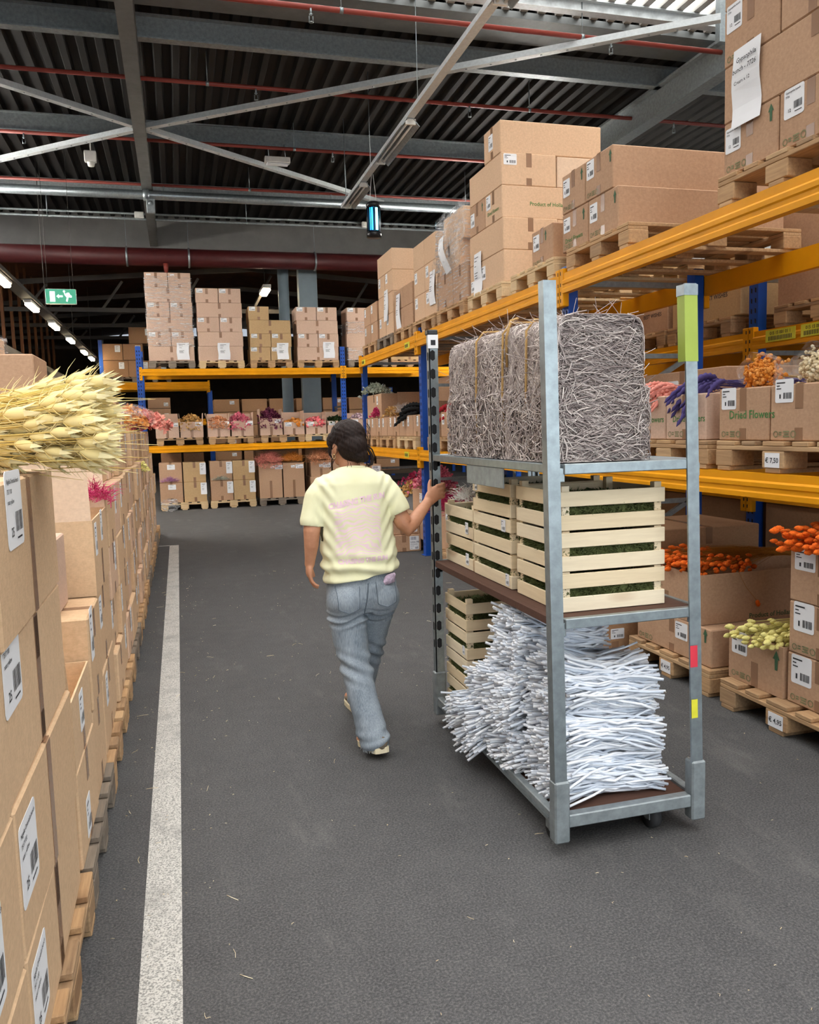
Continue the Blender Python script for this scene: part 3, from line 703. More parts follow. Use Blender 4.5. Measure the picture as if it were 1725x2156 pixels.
A3 = carton(FX, 3.98, 3.34, 3.74, z+h, z+2*h, 'third-layer left box of the nearest upper stack with a label', lab=LS(.05, .58, .115, .13, 'gyps'), rec=True, group=GU)
carton(FX, 3.98, 2.935, 3.335, z+h, z+2*h, 'third-layer right box of the nearest upper stack', group=GU)
carton(FX, 3.98, 2.935, 3.74, z+2*h, z+3*h, 'top box of the nearest upper stack cut by the picture top', group=GU)
note(A2, '-x', .075, -.05, .205, .37, [('Gypsophila', .032, .035, .30), ('bunch - 7726', .032, .015, .255), ('Cream x 12', .024, .03, .20)])
# stack B: long boxes, two layers
DFR = ('Dried Flowers', .05, .12, .28, '-x', 'green_ink')
carton(FX, 4.0, 5.175, 5.56, BZ, BZ+.265, 'lower far box of the two long-box layers, marked dried flowers', lab=LS(.06, .5, .1, .1), arrow=.85, text=[('Dried Flowers', .045, .12, .22, '-x', 'green_ink')], rec=True, group=GU)
carton(FX, 4.0, 4.775, 5.17, BZ, BZ+.265, 'lower near box of the two long-box layers', lab=LS(.06, .42, .1, .12), arrow=.9, rec=True, group=GU)
carton(FX, 4.0, 5.215, 5.56, BZ+.267, BZ+.535, 'upper far box of the two long-box layers', lab=LS(.06, .42, .1, .12), arrow=.88, rec=True, group=GU)
carton(FX, 4.0, 4.845, 5.21, BZ+.267, BZ+.535, 'upper near box of the two long-box layers', lab=LS(.06, .5, .1, .12), arrow=.93, rec=True, group=GU)
carton(FX+.03, 3.6, 5.78, 6.16, BZ, BZ+.28, 'single low box with green arrow beside the tall stack', lab=LS(.08, .45, .11, .12), arrow=.68, rec=True, group=GU)
# stack C, five layers
zs = [BZ+.268*k for k in range(6)]
C1 = carton(FX, 3.26, 6.67, 7.50, zs[0], zs[1], 'bottom box of the tall five-layer stack, with paper notice', lab=[LS(.36, .35, .10, .12), LS(.02, .1, .09, .1)], tape=False, mat='card_peach', group=GU)
carton(3.265, 3.72, 6.69, 7.48, zs[0], zs[1], 'bottom rear box of the tall five-layer stack', face='-y', mat='card_peach', group=GU)
carton(FX, 3.26, 6.67, 7.50, zs[1], zs[2], 'second-layer wide box of the tall stack with tape on its side', face='-y', mat='card_peach', group=GU)
carton(3.265, 3.72, 6.69, 7.48, zs[1], zs[2], 'second-layer rear box of the tall stack', face='-y', mat='card_peach', group=GU)
carton(FX, 3.70, 6.69, 7.085, zs[2], zs[3], 'third-layer near box of the tall stack, printed on its long side', lab=LS(.08, .5, .1, .12), text=[('Product of Holland', .046, .27, .4, '-y', 'green_ink'), ('Dried Flowers', .045, .15, .3, '-x', 'green_ink')], mat='card_peach', group=GU)
carton(FX, 3.70, 7.09, 7.485, zs[2], zs[3], 'third-layer far box of the tall stack', lab=LS(.06, .3, .1, .12), arrow=.85, group=GU)
c_ = carton(FX, 3.26, 6.69, 7.48, zs[3], zs[4], 'fourth-layer wide box of the tall stack with label on its side', face='-y', lab=(.04, .62, .12, .09, 'small', '-y'), mat='card_peach', group=GU)
carton(3.265, 3.72, 6.69, 7.48, zs[3], zs[4]-.01, 'fourth-layer pale rear box of the tall stack', face='-y', mat='card_pale', group=GU, tape=False)
carton(FX, 3.70, 6.71, 7.09, zs[4], zs[5], 'top pale box of the tall stack under the roof', lab=LS(.3, .3, .1, .13), mat='card_peach', group=GU)
for yy, ff in ((6.69, 0),): pass
note(C1, '-x', .12, -.02, .20, .38)
# stack D wrapped in film
D1 = carton(FX, 3.5, 8.02, 8.50, BZ, BZ+.36, 'lower left box of the film-wrapped stack', group=GU)
D2 = carton(FX, 3.5, 7.58, 8.01, BZ, BZ+.36, 'lower right box of the film-wrapped stack', group=GU)
carton(FX+.02, 3.5, 7.85, 8.50, BZ+.36, BZ+.62, 'middle box of the film-wrapped stack', mat='card_peach', group=GU)
D3 = carton(FX+.05, 3.5, 7.82, 8.42, BZ+.62, BZ+.93, 'top box of the film-wrapped stack', face='-y', mat='card_peach', group=GU)
# stack E
ze = [BZ+.285*k for k in range(4)]
for k in range(3):
    for q, (a, b) in enumerate(((8.55, 8.98), (8.985, 9.42))):
        e_ = carton(FX, 3.6, a, b, ze[k], ze[k+1], '%s box, %s layer of the stack behind the wrapped one' % (('near', 'far')[q], ORD[k]), lab=LS(.1, .5, .1, .12) if k < 2 else None, tape=False, group=GU, mat='card_peach')
        if k == 0 and q == 0: note(e_, '-x', .2, .1, .2, .36)
# stack E2 low
for k in range(2):
    for q, (a, b) in enumerate(((9.5, 9.9), (9.905, 10.32))):
        e_ = carton(FX, 3.6, a, b, BZ+.25*k, BZ+.25*(k+1), '%s box, %s layer of the low stack before the four-layer one' % (('near', 'far')[q], ('lower', 'upper')[k]), tape=False, group=GU)
        if k == 0 and q == 1: note(e_, '-x', .1, .02, .2, .42)
zf = [BZ+.268*k for k in range(5)]
for k in range(4):
    if k in (1, 3):
        f_ = carton(FX, 3.6, 10.4, 11.18, zf[k], zf[k+1], 'wide box, %s layer of the far four-layer stack' % ORD[k], tape=False, group=GU, mat='card_peach')
        if k == 1: note(f_, '-x', .35, -.08, .2, .4)
    else:
        for q, (a, b) in enumerate(((10.4, 10.79), (10.795, 11.18))):
            carton(FX, 3.6, a, b, zf[k], zf[k+1], '%s half box, %s layer of the far four-layer stack' % (('near', 'far')[q], ORD[k]), lab=LS(.1, .5, .1, .12), tape=False, group=GU, mat='card_peach')
for k in range(2):
    for q, (a, b) in enumerate(((11.28, 11.68), (11.69, 12.1))):
        carton(FX, 3.5, a, b, BZ+.27*k, BZ+.27*(k+1), '%s box, %s layer at the far end of the upper right level' % (('near', 'far')[q], ('lower', 'upper')[k]), lab=LS(.1, .5, .09, .11), tape=False, group=GU)
# ================================================================ RIGHT RACK, MIDDLE LEVEL
PZ2 = LOZ[1]+.003; B2 = PZ2+.153; G2 = 'boxes on the middle level of the right rack'
rp_(3.30, 'pallet with a price card under the near dried-flower boxes', PZ2, tg='€ 7,50')
rp_(2.40, 'pallet on the middle level at the right picture edge', PZ2)
rp_(4.22, 'pallet under the boxes with pink and purple bunches', PZ2, ws=.98)
rp_(6.35, 'middle-level pallet hidden behind the twig bale', PZ2)
rp_(7.5, 'pallet seen left of the twig bale on the middle level', PZ2)
rp_(8.5, 'pallet under the boxes with the red bunch', PZ2)
rp_(9.85, 'near pallet of the far bay on the middle level', PZ2, 'pallet_new')
rp_(10.8, 'centre pallet of the far bay on the middle level', PZ2)
rp_(11.75, 'far pallet of the far bay on the middle level', PZ2)
m1 = carton(FX, 3.5, 3.365, 3.75, B2, B2+.265, 'dried-flower box below the orange bunch', lab=LS(.06, .60, .115, .11), rec=True, text=[('Dried Flowers', .058, .22, .42, '-x', 'green_ink')], group=G2)
m2 = carton(FX, 3.5, 2.975, 3.36, B2, B2+.265, 'dried-flower box below the cream bunch at the right edge', lab=LS(.09, .68, .12, .11), rec=True, group=G2)
carton(FX, 3.5, 2.58, 2.97, B2, B2+.265, 'dried-flower box on the middle level past the right edge', group=G2)
carton(FX, 3.5, 3.86, 4.24, B2, B2+.255, 'dried-flower box below the purple bunch behind the trolley post', rec=True, text=[('Dried Flowers', .052, .18, .4, '-x', 'green_ink')], group=G2, mat='card_pink')
carton(FX, 3.5, 4.245, 4.6, B2, B2+.255, 'dried-flower box below the pink bunch beside the bale', rec=True, lab=LS(.0, .6, .1, .1), text=[('Dried Flowers', .052, .1, .4, '-x', 'green_ink')], group=G2, mat='card_pink')
carton(3.2, 3.8, 4.3, 5.2, B2+.05, B2+.43, 'tall box standing behind the pink and purple bunches', lab=(.28, .5, .16, .13), text=[('Dried Flowers', .06, .5, .3, '-x', 'green_ink')], group=G2)
for k in range(4): carton(FX, 3.5, 7.0+k*.38, 7.375+k*.38, B2, B2+.265, '%s box left of the bale on the middle level' % ORD[k], lab=LS(.1, .5, .08, .11), group=G2, tape=(k % 2 == 0))
carton(FX, 3.5, 8.6, 8.95, B2, B2+.25, 'box below the red bunch next to the blue upright', lab=LS(.1, .55, .08, .1), group=G2)
for k in range(9):
    carton(FX+.02, 3.4, 9.36+k*.325, 9.68+k*.325, B2, B2+.262, 'small box, %s in the far bay row counting from the camera' % ORD[k], lab=LS(.22 if k % 2 else .5, .48, .07, .12), tape=(k % 3 == 0), group='row of small boxes in the far bay')
carton(FX+.04, 3.35, 11.35, 12.25, B2+.264, B2+.60, 'box standing on the far end of the small-box row', lab=LS(.68, .55, .09, .12), group=G2, face='-x')
open_carton(FX+.25, 3.45, 9.5, 11.25, B2+.264, B2+.42, 'large open box with a raised rear flap on the far bay row', '-x', 'card', flaps={'+x': (.34, -.25), '+y': (.2, .3)}, group=G2)
# ================================================================ RIGHT RACK, FLOOR LEVEL
GF = 'boxes on the floor level of the right rack'
rp_(3.22, 'floor pallet with a price card under the yellow canary grass box', 0, tg='€ 4,95', x=FX-.05)
rp_(2.32, 'floor pallet at the right picture edge', 0, x=FX-.05)
rp_(4.18, 'floor pallet under the long box of orange grass', 0, mat='pallet_wood', x=FX-.03, ws=.98, tg='€ 4,95')
FZ = .153
f1 = carton(FX+.02, 3.5, 2.82, 3.235, FZ-.03+.03, FZ+.245, 'bottom box of the three-high stack at the right edge', lab=LS(.07, .42, .13, .14), rec=True, group=GF)
f2 = carton(FX+.02, 3.5, 2.82, 3.23, FZ+.247, FZ+.497, 'middle box of the three-high stack at the right edge', lab=LS(.08, .45, .13, .14), rec=True, group=GF)
f3 = carton(FX+.02, 3.5, 2.82, 3.23, FZ+.499, FZ+.745, 'top box of the three-high stack below the orange grass', lab=LS(.08, .62, .13, .10), group=GF)
f4 = open_carton(FX+.01, 3.45, 3.25, 3.66, FZ, FZ+.255, 'open box of yellow canary grass on the floor pallet', '-x', 'card', lab=(.06, .55, .12, .12), group=GF)
put(f4, '-x', arrow_mesh(.1), 'arrow_mark', .36, .13); put(f4, '-x', recycle_mesh(), 'recycling_marks', .02, .012)
f5 = carton(FX, 3.4, 3.79, 4.55, FZ, FZ+.215, 'closed bottom box under the long orange grass box', lab=LS(.55, .45, .12, .10), arrow=.93, rec=True, group=GF)
f6 = open_carton(FX, 3.95, 3.90, 4.56, FZ+.217, FZ+.50, 'long open box filled with orange grass, printed on its side', '-x', 'card', lab=(.1, .45, .12, .11), group=GF)
l_, r_ = facepos({'_d': DIM[f6.name]}, '-y', .325, .014, .0012)
link('printed_text', text_mesh('Product of Holland', .040, 'green_dark'), f6, l_, (pi/2, 0, 0))
f7 = carton(2.5, 2.92, 4.75, 5.3, 0.0, .32, 'brown box marked with an X behind the white twigs', face='-y', lab=(.42, .28, .1, .07), mat='card_brown', group=GF)
link('printed_text', text_mesh('X', .045, 'ink'), f7, (.12, -.276, .21), (pi/2, 0, 0))
# dim boxes in the shade of the floor level
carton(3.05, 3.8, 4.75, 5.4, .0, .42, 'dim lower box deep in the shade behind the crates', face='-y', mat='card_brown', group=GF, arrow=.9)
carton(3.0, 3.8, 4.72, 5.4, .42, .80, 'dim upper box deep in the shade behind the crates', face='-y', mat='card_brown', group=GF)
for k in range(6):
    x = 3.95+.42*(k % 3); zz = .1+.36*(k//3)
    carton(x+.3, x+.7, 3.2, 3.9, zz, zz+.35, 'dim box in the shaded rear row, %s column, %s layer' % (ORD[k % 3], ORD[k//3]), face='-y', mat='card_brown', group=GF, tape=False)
# floor boxes of the far bay
for k, (x0, x1, y0, z0, z1, d) in enumerate(((2.38, 2.82, 9.62, 0, .21, 'bottom shipping box with a large 60 label by the upright'), (2.36, 2.82, 9.66, .212, .47, 'second shipping box with a large 60 label by the upright'),
        (2.28, 2.68, 11.0, .86, 1.02, 'shipping box with a 60 label right of her neck'), (2.28, 2.62, 10.9, .68, .858, 'shipping box with a label just above her shoulder'), (2.2, 2.64, 10.9, .0, .34, 'lower shipping box hidden behind her shoulder'), (2.2, 2.64, 10.9, .342, .676, 'middle shipping box hidden behind her shoulder'))):
    carton(x0, x1, y0, y0+.5, z0, z1, d, face='-y', lab=(.66, .1, .12, min(.17, (z1-z0)*.8), 'sixty'), mat='card', group='shipping boxes on the floor in the far bay')
GFB = 'floor boxes of the far bay'
rp_(9.9, 'floor pallet under the pink flower boxes', 0, x=FX+.1); rp_(8.4, 'floor pallet beside the blue upright', 0)
fb1 = open_carton(FX+.05, 3.3, 9.34, 9.9, FZ, FZ+.62, 'open box overflowing with pink flowers by the upright', '-x', 'card', lab=[(.55, .72, .06, .12), (.68, .72, .06, .12)], group=GFB)
fb2 = open_carton(FX+.05, 3.3, 8.55, 9.1, FZ, FZ+.42, 'open box of deep pink grass behind her hand', '-x', 'card', lab=(.1, .3, .08, .12), group=GFB)
fb3 = carton(FX-.02, 3.3, 7.75, 8.4, FZ, FZ+.55, 'tall narrow box with white flowers on top', lab=LS(.05, .6, .07, .15), group=GFB, tape=False)
carton(FX, 3.3, 6.9, 7.7, FZ, FZ+.4, 'shaded floor box behind the low crates', group=GFB)
# ================================================================ SECOND RACK behind
G3 = 'boxes in the second rack behind the right one'
def rp2(yc, lab, z, x=RACK2X-.03): return pallet((x+PD_/2, yc, z), -pi/2, lab, 'pallets in the second rack', 'pallet_wood')
for k, y in enumerate((3.7, 4.62, 5.95, 6.85, 7.75)): rp2(y, 'dusky pallet in the second rack, %s from the right edge' % ORD[k], 2.153)
B3 = 2.153+.153
for k, (y0, y1, hh) in enumerate(((3.3, 4.1, .62), (4.2, 5.05, .75), (5.45, 6.35, .5), (6.42, 7.2, .42), (7.3, 8.1, .62))):
    o = carton(RACK2X, 5.2, y0, y1, B3, B3+hh, 'large printed shipping box in the second rack, %s from the right edge' % ORD[k], mat='card' if k % 2 else 'card_gold', tape=False, group=G3)
    if k < 2: continue
    for r, (s, u) in enumerate((('GW 24 KGS', .12), ('NW 21 KGS', .12), ('MADE IN', .12), ('60X40X40 CM', .5), ('G.W.', .5), ('BEST WISHES', .5))):
        l, rr = facepos({'_d': DIM[o.name]}, '-x', u*(y1-y0), hh*(.72-.2*(r % 3)), .0012); link('printed_text', text_mesh(s, .05, 'ink'), o, l, (pi/2, 0, rr[2]))
carton(RACK2X+.4, 5.4, 2.2, 3.2, B3, B3+.7, 'pale large box in the second rack at the right edge', mat='card_pale', tape=False, group=G3)
for k in range(6):
    for q in range(3):
        carton(5.6, 6.4, 2.6+k*.8, 3.35+k*.8, 1.04*q, 1.04*(q+1), '%s tall pale box far behind the racks, column %s from the right edge' % (('bottom', 'middle', 'top')[q], ORD[k]), mat='card_pale', tape=False, group='pale boxes far behind the right racks')
YS2 = (3.72, 4.5, 5.42, 6.17, 6.92, 7.7)
for k in range(6):
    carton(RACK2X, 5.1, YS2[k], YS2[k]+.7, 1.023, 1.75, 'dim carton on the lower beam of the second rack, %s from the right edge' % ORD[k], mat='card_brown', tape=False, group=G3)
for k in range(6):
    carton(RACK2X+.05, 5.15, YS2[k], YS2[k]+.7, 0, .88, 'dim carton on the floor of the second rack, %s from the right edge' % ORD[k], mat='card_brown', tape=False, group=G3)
# ================================================================ FAR RACK
UZ = 2.793; UB = UZ+.153; GA = 'boxes on top of the far rack'
SN = ['leftmost', 'second', 'third', 'fourth', 'fifth', 'sixth']
STK = [(-.46, .41, '212121', 'film'), (.49, 1.37, '21212'[:5], None), (1.5, 2.33, '1h', None), (2.45, 3.3, '2121', None), (3.5, 4.35, '2121', 'film2'), (4.42, 5.25, '2121', None)]
lay = {0: ['2', '1', '2', '1', '2', '1'], 1: ['2', '1', '2', '1', '1'], 2: ['L', '1', '2', '2'], 3: ['2', '1', '2', '1'], 4: ['2', '1', '1', '1'], 5: ['2', '1', '1', '1']}
FARB = {}
for i, (a, b, _, fm) in enumerate(STK):
    pallet(((a+b)/2, FY+PD_/2-.03, UZ), 0, 'pallet under the %s stack on the far rack' % SN[i], 'pallets on the far rack', ['pallet_grey', 'pallet_new', 'pallet_wood', 'pallet_wood', 'pallet_grey', 'pallet_wood'][i], True, (b-a)/PW_)
    L = lay[i]; n = len(L); hh = .283 if i < 2 else .268
    for k, c in enumerate(L):
        z0 = UB+hh*(n-1-k); ro = ORD[k]
        mat = ['card_pink', 'card_pink', 'card_gold', 'card_pink', 'card_pink', 'card_gold'][i]
        m = (a+b)/2; jx = random.uniform(-.012, .012)
        if c == '1':
            FARB[i, k] = carton(a+jx, b+jx, FY, FY+.6, z0, z0+hh, 'wide box, %s row from the top of the %s far stack' % (ro, SN[i]), '-y', mat, tape=True, group=GA)
        else:
            for q, (p, r) in enumerate(((a, m-.003), (m+.003, b))):
                if c == 'L' and q: continue
                FARB[i, k, q] = carton(p+jx, r+jx, FY, FY+.6, z0, z0+hh, '%s half box, %s row from the top of the %s far stack' % (('left', 'right')[q], ro, SN[i]), '-y', mat,
                       lab=(.05, .68, .12, .08) if (i or k) else (.1, .8, .08, .03), tape=True, group=GA)
for key, u, v in (((0, 4, 1), .09, -.26), ((1, 4), .38, .02), ((2, 3, 1), .12, .02), ((3, 3), .53, .04), ((4, 3), .55, .04)):
    note(FARB[key], '-y', u, v, .235, .33)
def film_wrap(label, x0, x1, y0, y1, z0, z1, seed=0, tail=None):
    """thin crinkled stretch film round a stack"""
    rn = random.Random(seed); n = 10; mb = MB(); nz = 14
    per = []
    for (p, q, cnt) in (((x0, y0), (x1, y0), 10), ((x1, y0), (x1, y1), 8), ((x1, y1), (x0, y1), 6), ((x0, y1), (x0, y0), 8)):
        for k in range(cnt): t_ = k/cnt; per.append((p[0]+(q[0]-p[0])*t_, p[1]+(q[1]-p[1])*t_))
    rings = []
    cx, cy = (x0+x1)/2, (y0+y1)/2
    for j in range(nz+1):
        z = z0+(z1-z0)*j/nz; rings.append([(x+(x-cx)*.035+rn.uniform(-.004, .004), y+(y-cy)*.05+rn.uniform(-.006, .003), z+rn.uniform(-.012, .012)) for x, y in per])
    mb.loft(rings, cap=False)
    return tag(mk('stretch_film', mb, 'film'), label, 'stretch film')
film_wrap('clear stretch film round the upper part of the leftmost far stack', -.46, .41, FY, FY+.6, UB+.28, UB+1.62, 1)
film_wrap('clear stretch film round the third row of the fifth far stack', 3.5, 4.35, FY, FY+.6, UB+.27*2-.0, UB+.27*3-.02, 2)
film_wrap('clear stretch film round the lowest row of the fifth far stack', 3.5, 4.35, FY, FY+.6, UB-.0, UB+.25, 3)
film_wrap('clear stretch film round the wrapped stack in the right rack', FX, 3.5, 7.6, 8.5, BZ+.02, BZ+.92, 4)
# middle level: open boxes of flowers
MZ = 1.283; MBZ = MZ+.153; GM = 'open flower boxes on the far rack'
for k, (xc, mat, tg) in enumerate(((.04, 'pallet_wood', 0), (1.04, 'pallet_wood', 0), (2.08, 'pallet_wood', 0), (2.98, 'pallet_new', 0), (3.95, 'pallet_wood', 0))):
    t_ = pallet((xc, FY+PD_/2-.03, MZ), 0, '%s pallet from the left on the middle level of the far rack' % ORD[k], 'pallets on the far rack', mat, True, 1.04)
MIDB = [(-.42, .03, .31, 'empty pale grass', {'+y': (.18, 0), '-x': (.15, .1)}), (.05, .50, .31, 'tan flowers', {'+x': (.17, .05), '-x': (.17, .1)}),
        (.58, 1.02, .31, 'apricot flowers', {'+y': (.16, 0), '-x': (.17, .2), '+x': (.16, .05)}), (1.05, 1.49, .31, 'pink statice flowers', {'+x': (.17, .05), '+y': (.15, 0)}),
        (1.62, 2.08, .34, 'dark plum flowers', {'-x': (.20, 0), '+x': (.19, 0)}), (2.10, 2.53, .26, 'orange rose heads', {'+y': (.21, 0), '+x': (.23, 0)}),
        (2.56, 2.99, .26, 'coral rose heads', {'+x': (.19, .05), '+y': (.19, 0)}), (3.01, 3.42, .26, 'dark green leaves', {'+y': (.2, 0), '+x': (.2, -.2), '-x': (.2, .2)}), (3.5, 3.95, .3, 'dusty pink flowers', {'+y': (.12, 0)})]
for k, (a, b, hh, what, fl) in enumerate(MIDB):
    open_carton(a, b, FY, FY+.55, MBZ, MBZ+hh, 'open box of %s on the far rack' % what, '-y', 'card_pink', lab=((.66, .72, .14, .075) if k < 5 else (.08, .66, .13, .08)), flaps=fl, group=GM)
# floor level
GL = 'floor boxes under the far rack'
for k, (xc, mat, tg) in enumerate(((.06, 'pallet_new', None), (1.02, 'pallet_new', None), (2.0, 'pallet_grey', None), (3.0, 'pallet_wood', None))):
    t_ = pallet((xc, FY+PD_/2-.1, 0), 0, '%s floor pallet from the left under the far rack' % ORD[k], 'pallets on the far rack', mat, True, 1.06)
for c in range(4):
    a = (-.40, .06, .58, 1.03)[c]; nm = ('first', 'second', 'third', 'fourth')[c]; m_ = 'card_gold' if c in (1, 3) else 'card'
    y0 = FY-.06
    lw = (.36, .66, .15, .10) if c == 0 else (.74, .36, .12, .235)
    b = carton(a, a+.44, y0, y0+.55, .153, .55, 'lower carton with a white sheet, %s column under the far rack' % nm, '-y', m_, lab=(lw[0], lw[1], lw[2], lw[3], 'note'), group=GL)
    carton(a, a+.44, y0+.04, y0+.55, .552, .945, 'upper carton with a white sheet, %s column under the far rack' % nm, '-y', m_, lab=(lw[0], lw[1], lw[2], lw[3], 'note'), group=GL)
open_carton(1.55, 2.02, FY-.06, FY+.5, .153, .86, 'tall open box of fluffy pink grass under the far rack', '-y', 'card', lab=[(.7, .83, .16, .085), (.5, .86, .08, .05)], group=GL)
open_carton(2.04, 2.48, FY-.06, FY+.5, .153, .86, 'tall open box of fluffy orange grass under the far rack', '-y', 'card', lab=[(.6, .83, .16, .085), (.38, .86, .08, .05)], group=GL)
open_carton(2.62, 3.05, FY-.06, FY+.5, .56, .88, 'open box of salmon grass under the far rack', '-y', 'card', lab=[(.6, .55, .16, .1), (.4, .6, .08, .06)], group=GL)
carton(2.6, 3.1, FY-.08, FY+.5, .153, .555, 'carton under the salmon grass box', '-y', 'card', group=GL)
open_carton(3.08, 3.5, FY-.06, FY+.5, .56, .88, 'open box of mauve grass under the far rack', '-y', 'card', group=GL)
carton(3.12, 3.5, FY-.08, FY+.5, .153, .555, 'carton under the mauve grass box', '-y', 'card', group=GL)
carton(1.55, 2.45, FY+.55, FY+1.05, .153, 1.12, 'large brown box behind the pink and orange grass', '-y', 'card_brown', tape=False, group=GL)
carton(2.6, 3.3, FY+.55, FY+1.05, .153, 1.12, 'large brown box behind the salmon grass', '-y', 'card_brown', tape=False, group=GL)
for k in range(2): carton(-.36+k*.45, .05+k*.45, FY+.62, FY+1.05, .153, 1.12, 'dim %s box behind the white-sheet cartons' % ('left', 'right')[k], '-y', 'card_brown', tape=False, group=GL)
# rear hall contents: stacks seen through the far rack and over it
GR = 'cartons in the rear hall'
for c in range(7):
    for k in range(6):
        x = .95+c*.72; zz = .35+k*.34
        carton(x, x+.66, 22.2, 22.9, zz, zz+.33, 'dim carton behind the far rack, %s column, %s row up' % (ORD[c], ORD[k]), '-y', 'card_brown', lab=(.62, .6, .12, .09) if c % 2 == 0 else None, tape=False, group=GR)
for c in range(2): struct('trim_%d' % (20+c), MB().box(.9+c*2.9, 3.6+c*2.9, 22.1, 23.0, .25, .34), 'dark_wall')
for k, (x0, x1, z0, z1) in enumerate(((-1.85, -1.2, 2.95, 3.4), (-1.85, -1.33, 3.41, 3.85), (-1.32, -.8, 3.41, 3.85), (-1.2, -.6, 2.95, 3.4), (-.58, -.2, 2.95, 3.35), (-1.15, -.45, 3.86, 4.3))):
    carton(x0, x1, 24.0, 24.7, 3.1+z0-2.95, 3.1+z1-2.95, '%s dim box in the stack on the rear hall rack' % ('lower left', 'upper left', 'upper centre', 'lower centre', 'lower right', 'topmost')[k], '-y', 'card_brown', lab=(.62, .5, .14, .18, 'note'), tape=False, group=GR)
for k in range(2): pallet((-1.42+k*.9, 24.6, 2.95), 0, '%s dim pallet on the rear hall rack' % ('left', 'right')[k], 'rear hall pallets', 'pallet_grey', True)
for k in range(2): carton(-.75, -.15, 23.9, 24.4, 1.93+k*.3, 2.22+k*.3, '%s grey carton behind the blue corner upright' % ('lower', 'upper')[k], '-y', 'card', lab=(.7, .2, .12, .1), tape=False, group=GR)

# ================================================================ LEFT WALL OF CARTONS
LX = -.36; GW = 'boxes in the carton wall on the left'
rowname = ['bottom', 'second', 'third', 'fourth', 'fifth', 'sixth']
def lcarton(y0, y1, z0, z1, lab_, **kw):
    dx = kw.pop('dx', random.uniform(-.012, .008)); d = kw.pop('depth', .8)
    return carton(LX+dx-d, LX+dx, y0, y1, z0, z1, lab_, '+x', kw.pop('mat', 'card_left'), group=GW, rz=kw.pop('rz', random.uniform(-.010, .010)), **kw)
for k, yc in enumerate((.45, 1.35, 2.22, 3.12, 4.0, 4.9, 5.8, 6.7, 7.65, 8.55, 9.5, 10.5, 11.5, 12.5)):
    pallet((LX-PD_/2+.025, yc, 0), pi/2, 'floor pallet under the carton wall, %s from the camera' % ORD[k], 'pallets under the left carton wall', 'pallet_wood' if k % 3 else 'pallet_grey', False, 1.03)
zz = [.153, .44, .765, 1.09, 1.43]
NL = [(.115, .30, .0, 0)]
for k in range(4):
    a = lcarton(.9, 1.752, zz[k], zz[k+1], 'nearest column of the carton wall, %s row up' % rowname[k], lab=(.60, .18, .17, .19, 'nigella') if k in (1,) else None, dx=.0)
    lb = {3: (.15, .56, .185, .17, 'nigella'), 2: (.02, .56, .18, .18, 'nigella'), 1: (.02, .30, .18, .18, 'nigella'), 0: (.03, .22, .18, .18, 'nigella')}[k]
    b = lcarton(1.758, 2.6, zz[k], zz[k+1], 'second column of the carton wall, %s row up, with a white label' % rowname[k], lab=lb, dx=(.0, .004, -.004, .002)[k])
    put(b, '+x', tape_mesh(.05, zz[k+1]-zz[k]-.02), 'packing_tape', .42, .01)
# stepped open boxes behind it
lcarton(2.66, 3.16, .153, .47, 'third column of the carton wall, bottom box', lab=(.3, .1, .1, .13))
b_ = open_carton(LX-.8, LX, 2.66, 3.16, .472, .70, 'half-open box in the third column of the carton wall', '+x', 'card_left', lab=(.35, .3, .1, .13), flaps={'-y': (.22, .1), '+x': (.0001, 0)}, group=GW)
lcarton(3.17, 3.58, .153, .50, 'fourth column of the carton wall, bottom box')
lcarton(3.17, 3.58, .502, .855, 'fourth column of the carton wall, upper box with folded rim', lab=(.1, .5, .1, .2))
carton(LX-.5, LX-.1, 3.22, 3.52, .857, 1.14, 'small taped box standing on the fourth column of the wall', '-y', 'card_pink', group=GW)
for k, (a, b) in enumerate(((.153, .5), (.502, .85))): lcarton(3.62, 4.3, a, b, 'fifth column of the carton wall, %s row up' % rowname[k], lab=(.2, .5, .1, .14))
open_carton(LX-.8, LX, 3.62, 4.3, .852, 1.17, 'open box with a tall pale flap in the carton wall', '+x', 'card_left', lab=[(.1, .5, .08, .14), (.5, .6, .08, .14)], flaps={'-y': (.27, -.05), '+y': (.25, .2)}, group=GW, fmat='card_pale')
lv = [.153, .41, .685, .96, 1.255, 1.56]
col_ = 0
y = 4.36
while y < 12.9:
    wd = (.44, .40, .46, .42)[col_ % 4]; top = 5 if y < 9.3 else 5
    for k in range(top):
        if y+wd > 12.9: break
        lcarton(y, y+wd-.006, lv[k], lv[k+1], '%s row up, column %s along the left carton wall' % (rowname[k], ORD[col_+5]), lab=(.12 if k % 2 else .6, .42, .08, .15) if (col_+k) % 3 else None,
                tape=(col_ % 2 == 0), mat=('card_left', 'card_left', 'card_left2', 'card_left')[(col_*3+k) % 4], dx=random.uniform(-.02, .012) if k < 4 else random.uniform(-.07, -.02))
    y += wd; col_ += 1
